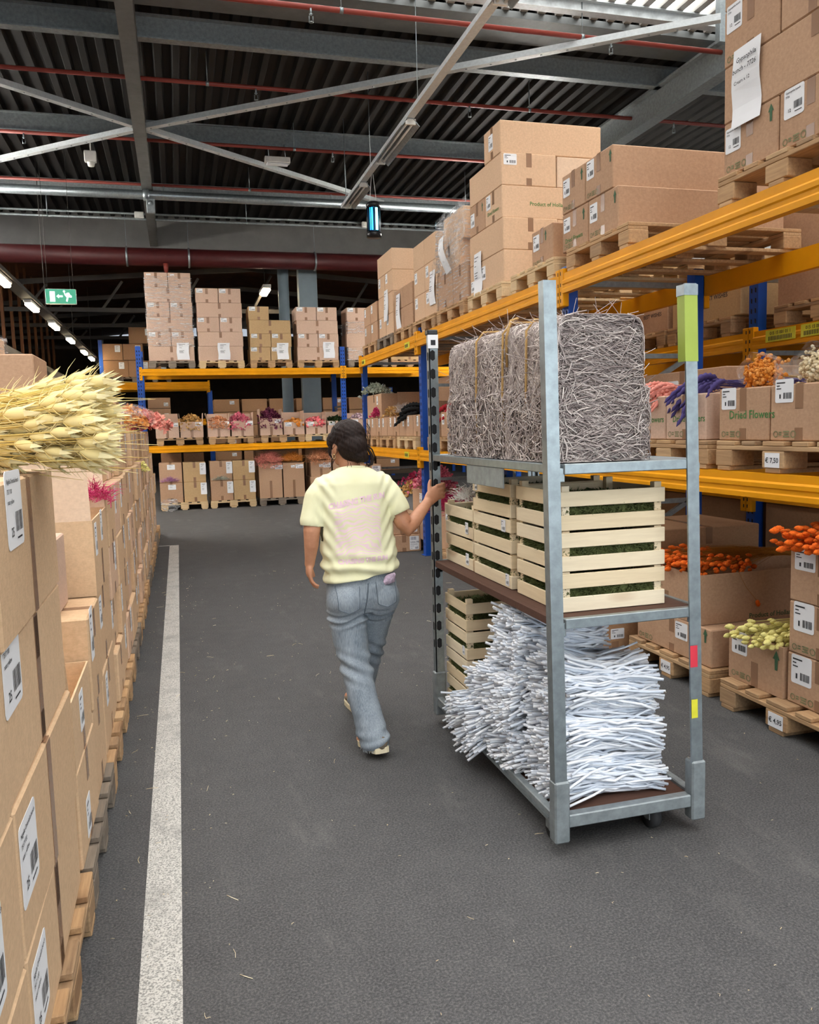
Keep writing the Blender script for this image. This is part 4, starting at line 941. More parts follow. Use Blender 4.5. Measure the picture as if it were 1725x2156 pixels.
# boxes on top of the wall, set back
GT = 'boxes on top of the left carton wall'
carton(-1.4, -.66, 4.42, 4.86, 1.562, 1.93, 'large brown box on the wall above the yellow seed-pod bunch', '-y', 'card', tape=False, group=GT)
w1 = carton(-1.5, -.86, 4.42, 4.85, 1.932, 2.04, 'film-wrapped flat box on top of the large brown box', '-y', 'card_pale', tape=False, group=GT)
film_wrap('shiny film round the flat box at the left picture edge', -1.5, -.86, 4.42, 4.85, 1.93, 2.05, 8)
carton(-1.2, -.5, 6.6, 7.2, 1.562, 1.85, 'pinkish box behind the yellow seed-pod bunch', '-y', 'card_pink', tape=False, group=GT)
carton(-1.1, -.50, 7.6, 8.05, 1.562, 1.82, 'narrow box next along the top of the wall', '-y', 'card', tape=False, group=GT)
carton(-1.1, -.52, 8.6, 9.1, 1.562, 1.76, 'low box near the bag of orange flowers', '-y', 'card_pink', tape=False, group=GT)
carton(-2.0, -1.25, 10.4, 11.2, 1.2, 2.05, 'rounded parcel box further left behind the wall', '-y', 'card', tape=False, group=GT)
film_wrap('film round the parcel box left of the blue corner upright', -2.0, -1.25, 10.4, 11.2, 1.85, 2.08, 9)
# ================================================================ TROLLEY
TX0, TX1, TY0, TY1, TTOP = 1.20, 1.795, 2.51, 3.93, 1.985
tr = thing('trolley', 'tall galvanised flower trolley with two shelves pulled down the aisle', 'trolley', (0, 0, 0))
def upos(x, y): return x, y
POSTS = [('near left', TX0, TY0, -.028, 0), ('near right', TX1, TY0, -.048, 0), ('far left', TX0, TY1, .004, 0), ('far right', TX1, TY1, -.02, 0)]
posts = {}
for nm, x, y, lx, ly in POSTS:
    sx = 1 if x == TX0 else -1; sy = 1 if y == TY0 else -1
    def P(dx, dy, z): t_ = max(0, z-.05)/(TTOP-.05); return (x+sx*dx+lx*t_, y+sy*dy+ly*t_, z)
    # folded section: outer web with inward lips
    prof = [(0, 0), (.046, 0), (.046, .008), (.030, .008), (.026, .016), (.010, .016), (.006, .008), (.006, .040), (0, .040)]
    n = len(prof); mb = MB()
    vs_ = [P(a, b, .06) for a, b in prof]+[P(a, b, TTOP) for a, b in prof]
    mb.add(vs_, [(k, (k+1) % n, n+(k+1) % n, n+k) for k in range(n)])
    mb.v = mb.v; o = mk('post', mb, 'galv', tr); posts[nm] = o
    # row of slots down the post
    hb = MB(); z = .40
    while z < TTOP-.1:
        pts2 = [P(-.0008, .012, z+.006), P(-.0008, .022, z), P(-.0008, .032, z+.006), P(-.0008, .032, z+.039), P(-.0008, .022, z+.045), P(-.0008, .012, z+.039)]
        if nm.startswith('far'): hb.add(pts2, [tuple(range(6))])
        if nm == 'far left':
            yb = TY1-.0412; hb.add([(x+.010, yb, z+.008), (x+.022, yb, z), (x+.034, yb, z+.008), (x+.034, yb, z+.045), (x+.022, yb, z+.053), (x+.010, yb, z+.045)], [tuple(range(6))])
        z += .09
    if nm == 'far left':   # web facing the camera carries the slots
        mk('post_web', MB().add([P(0, .040, .06), P(.046, .040, .06), P(.046, .040, TTOP), P(0, .040, TTOP)], [(0, 1, 2, 3)]), 'galv', o)
    if hb.v:
        q = mk('slot_holes', hb, 'hole', o); q['kind'] = 'stuff'
    sk = MB(); sk.cbox(min(x-sx*.006, x+sx*.052), max(x-sx*.006, x+sx*.052), min(y-sy*.006, y+sy*.046), max(y-sy*.006, y+sy*.046), .05, .275, .006)
    mk('socket', sk, 'galv_dull', tr)
tp = lambda z: (z-.05)/(TTOP-.05)
mk('cap_tape', MB().box(TX1-.05-.048, TX1+.004-.048, TY0-.003, TY0+.045, 1.945, 1.982), 'galv', posts['near right'])
lm = MB(); z0, z1 = 1.72, 1.945
lm.add([(TX1-.0495-.048*tp(z), y, z) for z in (z0, z1) for y in (TY0-.002,)]+[(TX1+.002-.048*tp(z), TY0-.002, z) for z in (z1, z0)], [(0, 3, 2, 1)])
lm.add([(TX1-.0495-.048*tp(z), y, z) for z, y in ((z0, TY0+.042), (z0, TY0-.002), (z1, TY0-.002), (z1, TY0+.042))], [(0, 1, 2, 3)])
mk('lime_wrap', lm, 'lime', posts['near right'])
def sticker(name, x0, x1, z0, z1, mat): mk(name, MB().add([(x0-.048*tp(z0), TY0-.003, z0), (x1-.048*tp(z0), TY0-.003, z0), (x1-.048*tp(z1), TY0-.003, z1), (x0-.048*tp(z1), TY0-.003, z1)], [(0, 1, 2, 3)]), mat, posts['near right'])
sticker('red_sticker', TX1-.048, TX1-.018, .63, .71, 'sticker_red'); sticker('yellow_sticker', TX1-.046, TX1-.020, .44, .51, 'sticker_yellow')
lb = MB().box(TX0-.002, TX0+.05, TY1-.048, TY1-.043, 1.90, 1.965); lb.box(TX0+.012, TX0+.036, TY1-.049, TY1-.048, 1.915, 1.94, 1); mk('post_label', lb, ['paper', 'ink'], posts['far left'])
mk('post_cap', MB().cbox(TX0-.002, TX0+.05, TY1-.046, TY1+.004, 1.966, 1.99, .004), 'black_plastic', posts['far left'])
# base: frame, plywood deck, castors
bz0, bz1 = .10, .147
for nm, a in (('base_beam', (TX0+.05, TX1-.05, TY0+.002, TY0+.042, bz0, bz1)), ('base_beam', (TX0+.05, TX1-.05, TY1-.042, TY1-.002, bz0, bz1)),
              ('base_beam', (TX0+.002, TX0+.034, TY0+.045, TY1-.045, bz0, bz1)), ('base_beam', (TX1-.034, TX1-.002, TY0+.045, TY1-.045, bz0, bz1))):
    mk(nm, MB().cbox(*a, .004), 'galv_dull', tr)
for x in (TX0-.001, TX1+.001):
    mk('side_groove', MB().box(x-.001, x+.001, TY0+.06, TY1-.06, .118, .124), 'galv', tr)
dk = mk('base_deck', MB().cbox(TX0+.034, TX1-.034, TY0+.042, TY1-.042, .118, .134, .002), 'plywood', tr)
rv = MB()
for x, y in ((TX1-.09, 2.72), (TX1-.09, 2.84), (TX1-.15, 2.68), (TX0+.1, 2.7)): rv.tube([(x, y, .134), (x, y, .136)], .014, 8)
mk('rivets', rv, 'galv', dk)['kind'] = 'stuff'
for cx, cy in ((TX0+.055, TY0+.13), (TX1-.16, TY0+.1), (TX0+.055, TY1-.2), (TX1-.1, TY1-.2)):
    c = mk('castor', MB().cbox(cx-.03, cx+.03, cy-.04, cy+.04, .088, .10, .003).box(cx-.024, cx-.020, cy-.03, cy+.025, .04, .09).box(cx+.020, cx+.024, cy-.03, cy+.025, .04, .09), 'galv_dull', tr)
    mk('wheel', MB().tube([(cx-.017, cy, .05), (cx+.017, cy, .05)], .05, 20), 'rubber', c)
    mk('hub', MB().tube([(cx-.021, cy, .05), (cx+.021, cy, .05)], .018, 12), 'galv', c)
def shelf(z, name, mat):
    s = mk(name, MB().cbox(TX0+.03, TX1-.03, TY0+.03, TY1-.03, z-.012, z, .002), mat, tr)
    mk('shelf_edge', MB().cbox(TX0+.044, TX1-.05, TY0+.004, TY0+.032, z-.034, z+.002, .003), 'galv', s)
    mk('shelf_edge', MB().cbox(TX0+.044, TX1-.05, TY1-.032, TY1-.004, z-.034, z+.002, .003), 'galv', s)
    for x in (TX0+.008, TX1-.03):
        mk('shelf_edge', MB().cbox(x, x+.022, TY0+.045, TY1-.045, z-.03, z+.002, .003), 'galv' if name == 'upper_shelf' else ('plywood' if x < 1.4 else 'galv'), s)
    for x in (TX0+.02, TX1-.05):
        for y in (TY0+.01, TY1-.04): mk('shelf_hook', MB().cbox(x, x+.03, y, y+.03, z-.06, z-.012, .003), 'galv', s)
    return s
us = shelf(1.38, 'upper_shelf', 'galv_dull'); ms = shelf(.848, 'lower_shelf', 'plywood')
mk('hanging_panel', MB().cbox(TX0+.012, TX0+.018, 2.98, 3.40, 1.27, 1.35, .002), 'galv_dull', us)
# ================================================================ CRATES OF MOSS
t = NT('moss'); v = t.coord(jitter=True); f = t.noise(v, 60, 4, .7); f2 = t.noise(v, 9, 3, .6)
c = t.mix(.5, t.ramp(f, [(.3, srgb(58, 66, 36)), (.7, srgb(120, 130, 78))]), t.ramp(f2, [(.3, srgb(70, 78, 46)), (.7, srgb(132, 140, 92))]))
t.bump(f, 1, .02); M['moss'] = t.set(c, .95, 0, .1)
def moss_mesh(hx, hy, h, seed):
    rn = random.Random(seed); mb = MB(); nx, ny = 16, 16
    top = [[(-hx+2*hx*i/nx, -hy+2*hy*j/ny, h*(.80+.20*noise.noise(Vector((i*.45, j*.45, seed))))) for i in range(nx+1)] for j in range(ny+1)]
    mb.add([p for r in top for p in r], [(j*(nx+1)+i, j*(nx+1)+i+1, (j+1)*(nx+1)+i+1, (j+1)*(nx+1)+i) for j in range(ny) for i in range(nx)], smooth=True)
    mb.box(-hx, hx, -hy, hy, .012, h*.62, open_top=False)
    def sprig(p, d):
        d = Vector(d).normalized(); L = rn.uniform(.010, .028); a = d.orthogonal().normalized(); b = d.cross(a); r = rn.uniform(.002, .005)
        mb.add([Vector(p)+a*r, Vector(p)-a*r*.5+b*r, Vector(p)-a*r*.5-b*r, Vector(p)+d*L], [(0, 1, 3), (1, 2, 3), (2, 0, 3)])
    for _ in range(1100):
        i, j = rn.uniform(-.9, .9), rn.uniform(-.9, .9); sprig((i*hx, j*hy, h*.74+.012*rn.random()), (rn.uniform(-1, 1), rn.uniform(-1, 1), rn.uniform(.1, 1.1)))
    for _ in range(900):
        s = rn.choice((0, 1, 2, 3)); q = rn.uniform(-1, 1); z = rn.uniform(.056, .084)
        p, d = {0: ((q*hx, -hy, z), (0, -1, 0)), 1: ((-hx, q*hy, z), (-1, 0, 0)), 2: ((hx, q*hy, z), (1, 0, 0)), 3: ((q*hx, hy, z), (0, 1, 0))}[s]
        sprig(p, (d[0]*.6+rn.uniform(-.9, .9)*(1-abs(d[0])), d[1]*.6+rn.uniform(-.9, .9)*(1-abs(d[1])), rn.uniform(-.35, .25)))
    return mb.mesh('moss', ['moss'])
CW, CD, CH = .415, .405, .146
CR = {}
def crate_parts(cd):
    if cd in CR: return CR[cd]
    hx, hy, th, sh = CW/2, cd/2, .008, .053
    CR[cd] = dict(sl_l=MB().cbox(-hx, hx, -th/2, th/2, -sh/2, sh/2, .0015).mesh('slat', ['crate_wood']),
        sl_s=MB().cbox(-hy+th, hy-th, -th/2, th/2, -sh/2, sh/2, .0015).mesh('slat', ['crate_wood']),
        po=MB().add([(-.014, -.014, 0), (.014, -.014, 0), (.014, .014, 0), (-.014, .014, 0), (-.014, -.014, CH+.012), (.014, -.014, CH+.012), (.014, .014, CH+.012), (-.014, .014, CH+.012)], [(0, 3, 2, 1), (4, 5, 6, 7), (0, 1, 5, 4), (1, 2, 6, 5), (2, 3, 7, 6), (3, 0, 4, 7)]).mesh('corner_post', ['crate_wood']),
        bt=MB().cbox(-hx+th, hx-th, -.04, .04, -.004, .004, .0015).mesh('bottom_slat', ['crate_wood']),
        moss=[moss_mesh(hx-.019, hy-.019, CH*.88, s) for s in (1, 2)])
    return CR[cd]
def crate(x, y, z, cd, label, ml, n, sz=1.0, top=False, papers=()):
    d = crate_parts(cd); hx, hy = CW/2, cd/2
    c = thing('wooden_crate', label, 'crate', (x, y, z), 0, 'crates of moss on the trolley'); c.scale = (1, 1, sz)
    for zz in (.028, .112):
        for s in (-1, 1):
            link('slat', d['sl_l'], c, (0, s*(hy-.004), zz), (0, 0, 0 if s < 0 else pi)); link('slat', d['sl_s'], c, (s*(hx-.004), 0, zz), (0, 0, -s*pi/2))
    for sx in (-1, 1):
        for sy in (-1, 1):
            p = link('corner_post', d['po'], c, (sx*(hx-.024), sy*(hy-.024), 0)); 
            if not top: p.scale = (1, 1, CH/(CH+.012)*.985)
    for k in range(4): link('bottom_slat', d['bt'], c, (0, -hy+.05+k*(cd-.1)/3, .006))
    for (fc, u, v_, w_, hh) in papers:
        l, r = ((-hx-.001, -u, v_), (0, 0, -pi/2)) if fc == '-x' else ((u, -hy-.001, v_), (0, 0, 0))
        link('paper_tag', label_mesh(w_, hh, 'small'), c, l, r)
    m = link('moss_filling', d['moss'][n % 2], None, (x, y, z+.001*sz), (0, 0, 0), (1, 1, sz)); tag(m, ml, 'moss', 'moss in the crates'); m['kind'] = 'stuff'
    return c
lev = ['bottom', 'middle', 'top']
for k in range(3):
    crate(1.482, 2.803, .849+k*CH, .395, '%s crate of the nearest stack on the lower trolley shelf' % lev[k], 'green moss in the %s crate of the nearest stack' % lev[k], k, top=(k == 2))
    crate(1.482, 3.278, .849+k*CH, .44, '%s crate of the centre stack on the lower trolley shelf' % lev[k], 'green moss in the %s crate of the centre stack' % lev[k], k+1, top=(k == 2),
          papers=((('-x', -.19, .09, .03, .045),) if k == 2 else (('-x', .12, .085, .045, .05),) if k == 1 else (('-x', .16, .01, .035, .05),)))
for k in range(2):
    crate(1.485, 3.715, .849+k*CH, .40, '%s crate of the farthest stack on the lower trolley shelf' % ('bottom', 'top')[k], 'green moss in the %s crate of the farthest stack' % ('bottom', 'top')[k], k, top=(k == 1), papers=(('-x', .1, .02, .04, .055),))
nm4 = ['lowest', 'second-lowest', 'second-highest', 'highest']
for k in range(4):
    crate(1.468, 3.742, .135+k*.139, .315, '%s crate of the stack on the trolley base' % nm4[k], 'green moss in the %s crate on the trolley base' % nm4[k], k, .139/CH, top=(k == 3), papers=((('-x', .1, .02, .03, .045),) if k in (2, 0) else ()))
# ================================================================ TWIG BALES
def island_ramp(name, stops, rough=.8, spec=.2):
    t = NT(name); g = t.n('NewGeometry'); c = t.ramp(g.outputs['Random Per Island'], stops); M[name] = t.set(c, rough, 0, spec)
island_ramp('twig', [(0, srgb(136, 122, 120)), (.3, srgb(180, 167, 164)), (.7, srgb(210, 198, 193)), (1, srgb(238, 228, 221))])
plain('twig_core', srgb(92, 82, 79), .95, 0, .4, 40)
island_ramp('white_twig', [(0, srgb(206, 216, 230)), (.4, srgb(232, 238, 248)), (1, srgb(248, 250, 254))], .55, .35)
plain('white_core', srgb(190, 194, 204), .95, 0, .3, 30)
def bale(label, x0, x1, y0, y1, z0, z1, n, seed, group):
    rn = random.Random(seed); mb = MB()
    for i in range(n):
        f = rn.random(); dpt = abs(rn.gauss(0, .02))-.008
        X, Y, Z = rn.uniform(x0, x1), rn.uniform(y0, y1), rn.uniform(z0, z1)
        if f < .36: Y = y0+dpt; N = Vector((0, -1, 0)); d = Vector((1, 0, rn.gauss(0, .28)))
        elif f < .56: Z = z1-dpt; N = Vector((0, 0, 1)); d = Vector((1, rn.gauss(0, .5), 0))
        elif f < .88: X = x0+dpt; N = Vector((-1, 0, 0)); d = Vector((rn.gauss(0, .35), rn.gauss(0, 1), rn.gauss(0, .75)))
        elif f < .96: X = x1-dpt; N = Vector((1, 0, 0)); d = Vector((rn.gauss(0, .5), rn.gauss(0, .8), rn.gauss(0, .6)))
        else: Y = y1-dpt; N = Vector((0, 1, 0)); d = Vector((1, 0, rn.gauss(0, .3)))
        d.normalize(); L = rn.uniform(.10, .32); p = Vector((X, Y, Z))-d*L/2
        s = d.cross(N); s = s.normalized() if s.length > .1 else d.orthogonal().normalized()
        pts = []; k1, k2, ph = rn.uniform(.006, .026), rn.uniform(.003, .018), rn.uniform(0, 6.3); fq = rn.uniform(1.2, 3.2)
        m = 7
        for j in range(m):
            t_ = j/(m-1); q = p+d*(L*t_)+s*(k1*sin(ph+fq*2*pi*t_*.5))+N*(k2*sin(ph*1.7+fq*4*t_))
            e = .016   # stray ends stay near the bale, corners rounded
            hx_, hz_ = (x1-x0)/2, (z1-z0)/2; ax, az = abs(q.x-(x0+hx_))/hx_, abs(q.z-(z0+hz_))/hz_
            if q.z > z0+hz_ and ax**8+az**8 > 1: k_ = (ax**8+az**8)**(-.125); q.x = x0+hx_+(q.x-x0-hx_)*k_; q.z = z0+hz_+(q.z-z0-hz_)*k_
            q.x = min(max(q.x, x0-e), x1+e*1.6); q.y = min(max(q.y, y0-e), y1+e); q.z = min(max(q.z, z0+.002), z1+e)
            pts.append(q)
        r = rn.choice((.0014, .0019, .0026, .0034)); mb.tube(pts, [r*(1-.5*j/(m-1)) for j in range(m)], 3, cap=False)
    for i in range(150):  # stray twigs
        sd = rn.choice((0, 0, 1, 2)); Y = rn.uniform(y0, y1); a = Vector((x0, Y, rn.uniform(z0+.1, z1))) if sd == 1 else (Vector((rn.uniform(x0, x1), Y, z1-.01)) if sd == 0 else Vector((x1, Y, rn.uniform(z0+.05, z1))))
        d = {0: Vector((rn.gauss(0, 1), rn.gauss(0, .5), rn.uniform(.1, .5))), 1: Vector((-rn.uniform(.3, 1), rn.gauss(0, .5), rn.gauss(0, .5))), 2: Vector((rn.uniform(.3, 1), rn.gauss(0, .4), rn.gauss(.1, .5)))}[sd].normalized()
        L = rn.uniform(.04, .12); b = d.orthogonal().normalized(); k = rn.uniform(-.02, .02)
        mb.tube([a+d*(L*t_/4)+b*(k*(t_/4)**2) for t_ in range(5)], .0012, 3, cap=False)
    root = thing('twig_bale', label, 'twig bale', ((x0+x1)/2, (y0+y1)/2, z0), 0, group)
    off = Vector(root.location)
    mb.v = [(a-off.x, b-off.y, c-off.z) for a, b, c in mb.v]
    q = mk('twigs', mb, 'twig', root); q['kind'] = 'stuff'
    cx, cy, hz = (x1-x0)/2, (y1-y0)/2, z1-z0
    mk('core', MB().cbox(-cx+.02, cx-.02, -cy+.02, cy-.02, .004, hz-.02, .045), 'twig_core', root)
    return root
B1 = bale('nearer grey bale of tangled twigs on the upper trolley shelf', 1.245, 1.575, 2.575, 2.935, 1.383, 1.885, 6200, 3, 'twig bales on the trolley')
B2_ = bale('farther grey bale of tangled twigs, tied with twine', 1.245, 1.575, 2.96, 3.69, 1.383, 1.90, 7000, 4, 'twig bales on the trolley')
def twine(root, y, x0, x1, z0, z1, loose=False):
    o = root.location; pts = []
    for x, z in ((x0-.008, z0+.05), (x0-.012, (z0+z1)/2), (x0-.008, z1-.03), (x0+.03, z1+.012), ((x0+x1)/2, z1+.016), (x1-.03, z1+.012), (x1+.008, z1-.03), (x1+.01, (z0+z1)/2)):
        pts.append((x-o.x, y-o.y+random.uniform(-.006, .006), z-o.z))
    mk('twine', MB().tube(pts, .0045, 6), 'rope', root)
twine(B1, 2.80, 1.245, 1.575, 1.383, 1.885); twine(B2_, 3.32, 1.245, 1.575, 1.383, 1.90); twine(B2_, 3.02, 1.245, 1.575, 1.383, 1.90)
o = B2_.location; mk('loose_twine', MB().tube([(1.24-o.x, 2.99-o.y, 1.74-o.z), (1.235-o.x, 2.98-o.y, 1.85-o.z), (1.25-o.x, 2.97-o.y, 1.915-o.z), (1.30-o.x, 3.02-o.y, 1.93-o.z), (1.28-o.x, 3.10-o.y, 1.905-o.z)], .005, 6), 'rope', B2_)
# ================================================================ WHITE TWIG BUNDLES
def wbundle(label, x0, x1, y0, y1, z0, z1, n, seed, droop=0, mat='white_twig'):
    rn = random.Random(seed); mb = MB(); cy, cz, ry, rz = (y0+y1)/2, (z0+z1)/2, (y1-y0)/2, (z1-z0)/2
    for i in range(n):
        a = rn.uniform(0, 2*pi); rr = 1-abs(rn.gauss(0, .22)); rr = max(.1, min(1, rr))
        # superellipse so that bundles pack like a pile
        ca, sa = cos(a), sin(a); k = (abs(ca)**3+abs(sa)**3)**(-1/3)
        Y, Z = cy+ry*rr*k*ca, cz+rz*rr*k*sa
        xa, xb = x0+rn.uniform(-.015, .05), x1+rn.uniform(-.04, .015)
        ph, f, am = rn.uniform(0, 6.3), rn.uniform(1.0, 3.0), rn.uniform(.003, .010); sl = rn.gauss(-.045, .05); yl = rn.gauss(0, .04)
        m = 8; pts = []
        for j in range(m):
            t_ = j/(m-1); fan = 1+.2*max(0, 1-t_*4)
            z = cz+(Z-cz)*fan+sl*(t_-.5)+am*sin(ph+f*6.3*t_)-droop*max(0, 1-t_*3)**2
            pts.append((xa+(xb-xa)*t_, cy+(Y-cy)*fan+yl*(t_-.5)+am*sin(ph*2+f*5*t_), max(z, z0-.002 if droop == 0 else .05)))
        r = rn.uniform(.0040, .0064); mb.tube(pts, r, 5)
    root = thing('white_twig_bundle', label, 'twig bundle', ((x0+x1)/2, cy, z0), 0, 'white twig bundles on the trolley base'); off = root.location
    mb.v = [(a-off.x, b-off.y, c-off.z) for a, b, c in mb.v]
    q = mk('twigs', mb, mat, root); q['kind'] = 'stuff'
    hx = (x1-x0)/2
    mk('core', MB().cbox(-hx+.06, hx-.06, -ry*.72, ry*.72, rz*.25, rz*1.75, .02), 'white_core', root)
    return root
WB = [('lowest white twig bundle at the near end of the trolley base', 1.235, 1.685, 2.60, 2.87, .138, .315, 420, 11, .0),
      ('middle white twig bundle at the near end of the trolley base', 1.245, 1.675, 2.595, 2.87, .305, .475, 420, 12, 0),
      ('upper white twig bundle at the near end of the trolley base', 1.25, 1.665, 2.60, 2.88, .465, .635, 420, 13, 0),
      ('lowest white twig bundle of the rear pile', 1.19, 1.66, 2.90, 3.21, .138, .325, 380, 14, 0),
      ('white twig bundle spilling over the left edge of the trolley base', 1.125, 1.6, 3.20, 3.50, .138, .29, 340, 15, .03),
      ('second white twig bundle of the rear pile', 1.175, 1.63, 2.92, 3.32, .315, .47, 400, 16, .01),
      ('third white twig bundle of the rear pile', 1.21, 1.63, 2.90, 3.17, .46, .615, 360, 17, 0),
      ('topmost shaded white twig bundle under the lower shelf', 1.22, 1.61, 2.88, 3.12, .605, .745, 340, 18, 0)]
for a in WB: wbundle(*a)
# ================================================================ PERSON
t = NT('skin'); v = t.coord(jitter=False); f = t.noise(v, 14, 4, .6)
t.set(t.ramp(f, [(.3, srgb(178, 122, 92)), (.7, srgb(205, 150, 118))]), .5, 0, .4); M['skin'] = t.m
t = NT('hair'); v = t.coord(scale=(30, 30, 5), jitter=False); f = t.noise(v, 5, 4, .7); t.bump(f, .5, .006)
M['hair'] = t.set(t.ramp(f, [(.3, srgb(24, 18, 17)), (.7, srgb(50, 38, 34))]), .55, 0, .15)
t = NT('denim'); v = t.coord(jitter=False); f = t.noise(v, 5, 4, .6); f2 = t.noise(t.coord(scale=(1, 1, .12), jitter=False), 260, 2, .6); f3 = t.noise(t.coord(scale=(1, 1, .25), jitter=False), 9, 4, .65)
c = t.ramp(f, [(.3, srgb(108, 120, 132)), (.7, srgb(164, 173, 182))]); c = t.mix(.45, c, t.ramp(f3, [(.35, srgb(98, 110, 122)), (.68, srgb(176, 186, 194))])); c = t.mix(.35, c, t.ramp(f2, [(.3, srgb(90, 102, 114)), (.7, srgb(178, 188, 196))]))
t.bump(f2, .3, .002); M['denim'] = t.set(c, .9, 0, .15)
plain('denim_dark', srgb(96, 106, 118), .9, 0, .15, 60); plain('denim_light', srgb(172, 180, 186), .9, 0, .1, 60)
# T-shirt with a faded pink back print (flat print, in object space)
t = NT('tshirt'); tc = t.n('TexCoord'); sep = t.n('SeparateXYZ'); t.l(tc.outputs['Object'], sep.inputs[0])
f = t.noise(t.coord(jitter=False), 6, 3, .6)
base = t.ramp(f, [(.3, srgb(226, 224, 184)), (.7, srgb(236, 235, 200))])
wv = t.n('TexWave', wave_type='RINGS', rings_direction='SPHERICAL'); wv.inputs['Scale'].default_value = 11; wv.inputs['Distortion'].default_value = 9; wv.inputs['Detail'].default_value = 0; wv.inputs['Detail Scale'].default_value = 1.2
mp = t.n('Mapping'); mp.inputs['Scale'].default_value = (1.6, .0, 1.6); t.l(tc.outputs['Object'], mp.inputs[0]); t.l(mp.outputs[0], wv.inputs[0])
def band(sock, a, b, e):
    m1 = t.n('MapRange', interpolation_type='SMOOTHSTEP'); m1.inputs[1].default_value = a-e; m1.inputs[2].default_value = a+e; t.l(sock, m1.inputs[0])
    m2 = t.n('MapRange', interpolation_type='SMOOTHSTEP'); m2.inputs[1].default_value = b-e; m2.inputs[2].default_value = b+e; m2.inputs[3].default_value = 1; m2.inputs[4].default_value = 0; t.l(sock, m2.inputs[0])
    k = t.n('Math', operation='MULTIPLY'); t.l(m1.outputs[0], k.inputs[0]); t.l(m2.outputs[0], k.inputs[1]); return k.outputs[0]
bx, bz = band(sep.outputs[0], -.115, .10, .010), band(sep.outputs[2], .085, .325, .010)
by = t.n('Math', operation='LESS_THAN'); t.l(sep.outputs[1], by.inputs[0]); by.inputs[1].default_value = -.02
def mul(*s):
    o = s[0]
    for q in s[1:]:
        k = t.n('Math', operation='MULTIPLY'); t.l(o, k.inputs[0]); t.l(q, k.inputs[1]); o = k.outputs[0]
    return o
st = t.n('MapRange', interpolation_type='SMOOTHSTEP'); st.inputs[1].default_value = .30; st.inputs[2].default_value = .42; t.l(wv.outputs['Fac'], st.inputs[0])
nz = t.n('MapRange'); nz.inputs[1].default_value = .25; nz.inputs[2].default_value = .6; nz.inputs[3].default_value = .55; nz.inputs[4].default_value = .95; t.l(t.noise(t.coord(jitter=False), 20, 3), nz.inputs[0])
M['tshirt'] = t.set(t.mix(mul(bx, bz, by.outputs[0], st.outputs[0], nz.outputs[0]), base, srgb(240, 212, 222)), .92, 0, .15)
plain('pink_print', srgb(236, 204, 218), .92, 0, .05, 40)
plain('shoe_canvas', srgb(120, 108, 92), .9, 0, .2, 40); plain('shoe_sole', srgb(226, 214, 182), .7, 0, .08, 30)
plain('gold', srgb(230, 200, 150), .3, .8); plain('scarf', srgb(190, 170, 190), .8, 0, .5, 60); plain('eye_white', srgb(235, 235, 232), .3); plain('iris', srgb(60, 40, 28), .3)
def remesh(mb, voxel, smooth=6, name='tmp'):
    o = bpy.data.objects.new(name, mb.mesh(name, ['skin'])); COL.objects.link(o)
    r = o.modifiers.new('r', 'REMESH'); r.mode = 'VOXEL'; r.voxel_size = voxel; r.use_smooth_shade = True
    s = o.modifiers.new('s', 'SMOOTH'); s.factor = .5; s.iterations = smooth
    m = bpy.data.meshes.new_from_object(o.evaluated_get(bpy.context.evaluated_depsgraph_get()))
    old = o.data; bpy.data.objects.remove(o); bpy.data.meshes.remove(old); return m
def ball(mb, c, r, sc=(1, 1, 1), rot=None): mb.ico(c, r, 0, 3, sc, rot)
def limb(mb, pts, n=16):
    """pts: (x,y,z,r); rounded ends"""
    P = [p[:3] for p in pts]; R_ = [p[3] for p in pts]
    mb.tube(P, R_, n); ball(mb, P[0], R_[0]); ball(mb, P[-1], R_[-1])
def ering(cx, cy, z, rx, ry, n=28, tx=0, ty=0, p=2.2):
    out = []
    for k in range(n):
        a = 2*pi*k/n; c, s = cos(a), sin(a); q = (abs(c)**p+abs(s)**p)**(-1/p)
        x, y = rx*q*c, ry*q*s; out.append((cx+x, cy+y, z+tx*x+ty*y))
    return out
PY = 3.82
person = thing('person', 'person in a yellow T-shirt and grey jeans pulling the trolley, seen from behind', 'person', (.79, PY, 0))
O = Vector((.79, PY, 0))
def finish(m, name, mat, parent, fn=None):
    m.materials.clear(); m.materials.append(M[mat])
    for v_ in m.vertices:
        v_.co = v_.co-O
    m.update()
    if fn:
        ns = [v_.normal.copy() for v_ in m.vertices]
        for v_, nn in zip(m.vertices, ns): v_.co = v_.co+nn*fn(v_.co+O, nn)
        m.update()
    for p in m.polygons: p.use_smooth = True
    m.name = name; return link(name, m, parent)
# --- body: one continuous skin
b = MB()
HY = .42   # head yaw to the left
hc = Vector((.772, 3.865, 1.452)); Rz = Euler((0, 0, HY))
def hp(x, y, z): return hc+Rz.to_matrix() @ Vector((x, y, z))
ball(b, hc+Vector((0, -.008, .018)), 1, (.070, .088, .088), Rz)
ball(b, hp(0, .026, -.045), 1, (.054, .062, .062), Rz)           # face and jaw
ball(b, hp(0, .058, -.085), 1, (.026, .026, .022), Rz)            # chin
ball(b, hp(0, .088, -.028), 1, (.012, .016, .018), Rz); ball(b, hp(0, .084, -.008), 1, (.008, .012, .022), Rz)   # nose
ball(b, hp(0, .078, -.060), 1, (.020, .010, .007), Rz)            # mouth
ball(b, hp(0, .074, .022), 1, (.042, .014, .010), Rz)             # brow
for s in (-1, 1):
    ball(b, hp(s*.071, -.006, -.022), 1, (.008, .018, .030), Rz); ball(b, hp(s*.070, .002, -.045), 1, (.006, .010, .012), Rz)
limb(b, [(.79, 3.825, 1.24, .062), (.787, 3.832, 1.30, .052), (.778, 3.845, 1.36, .049), (.772, 3.855, 1.42, .050)])
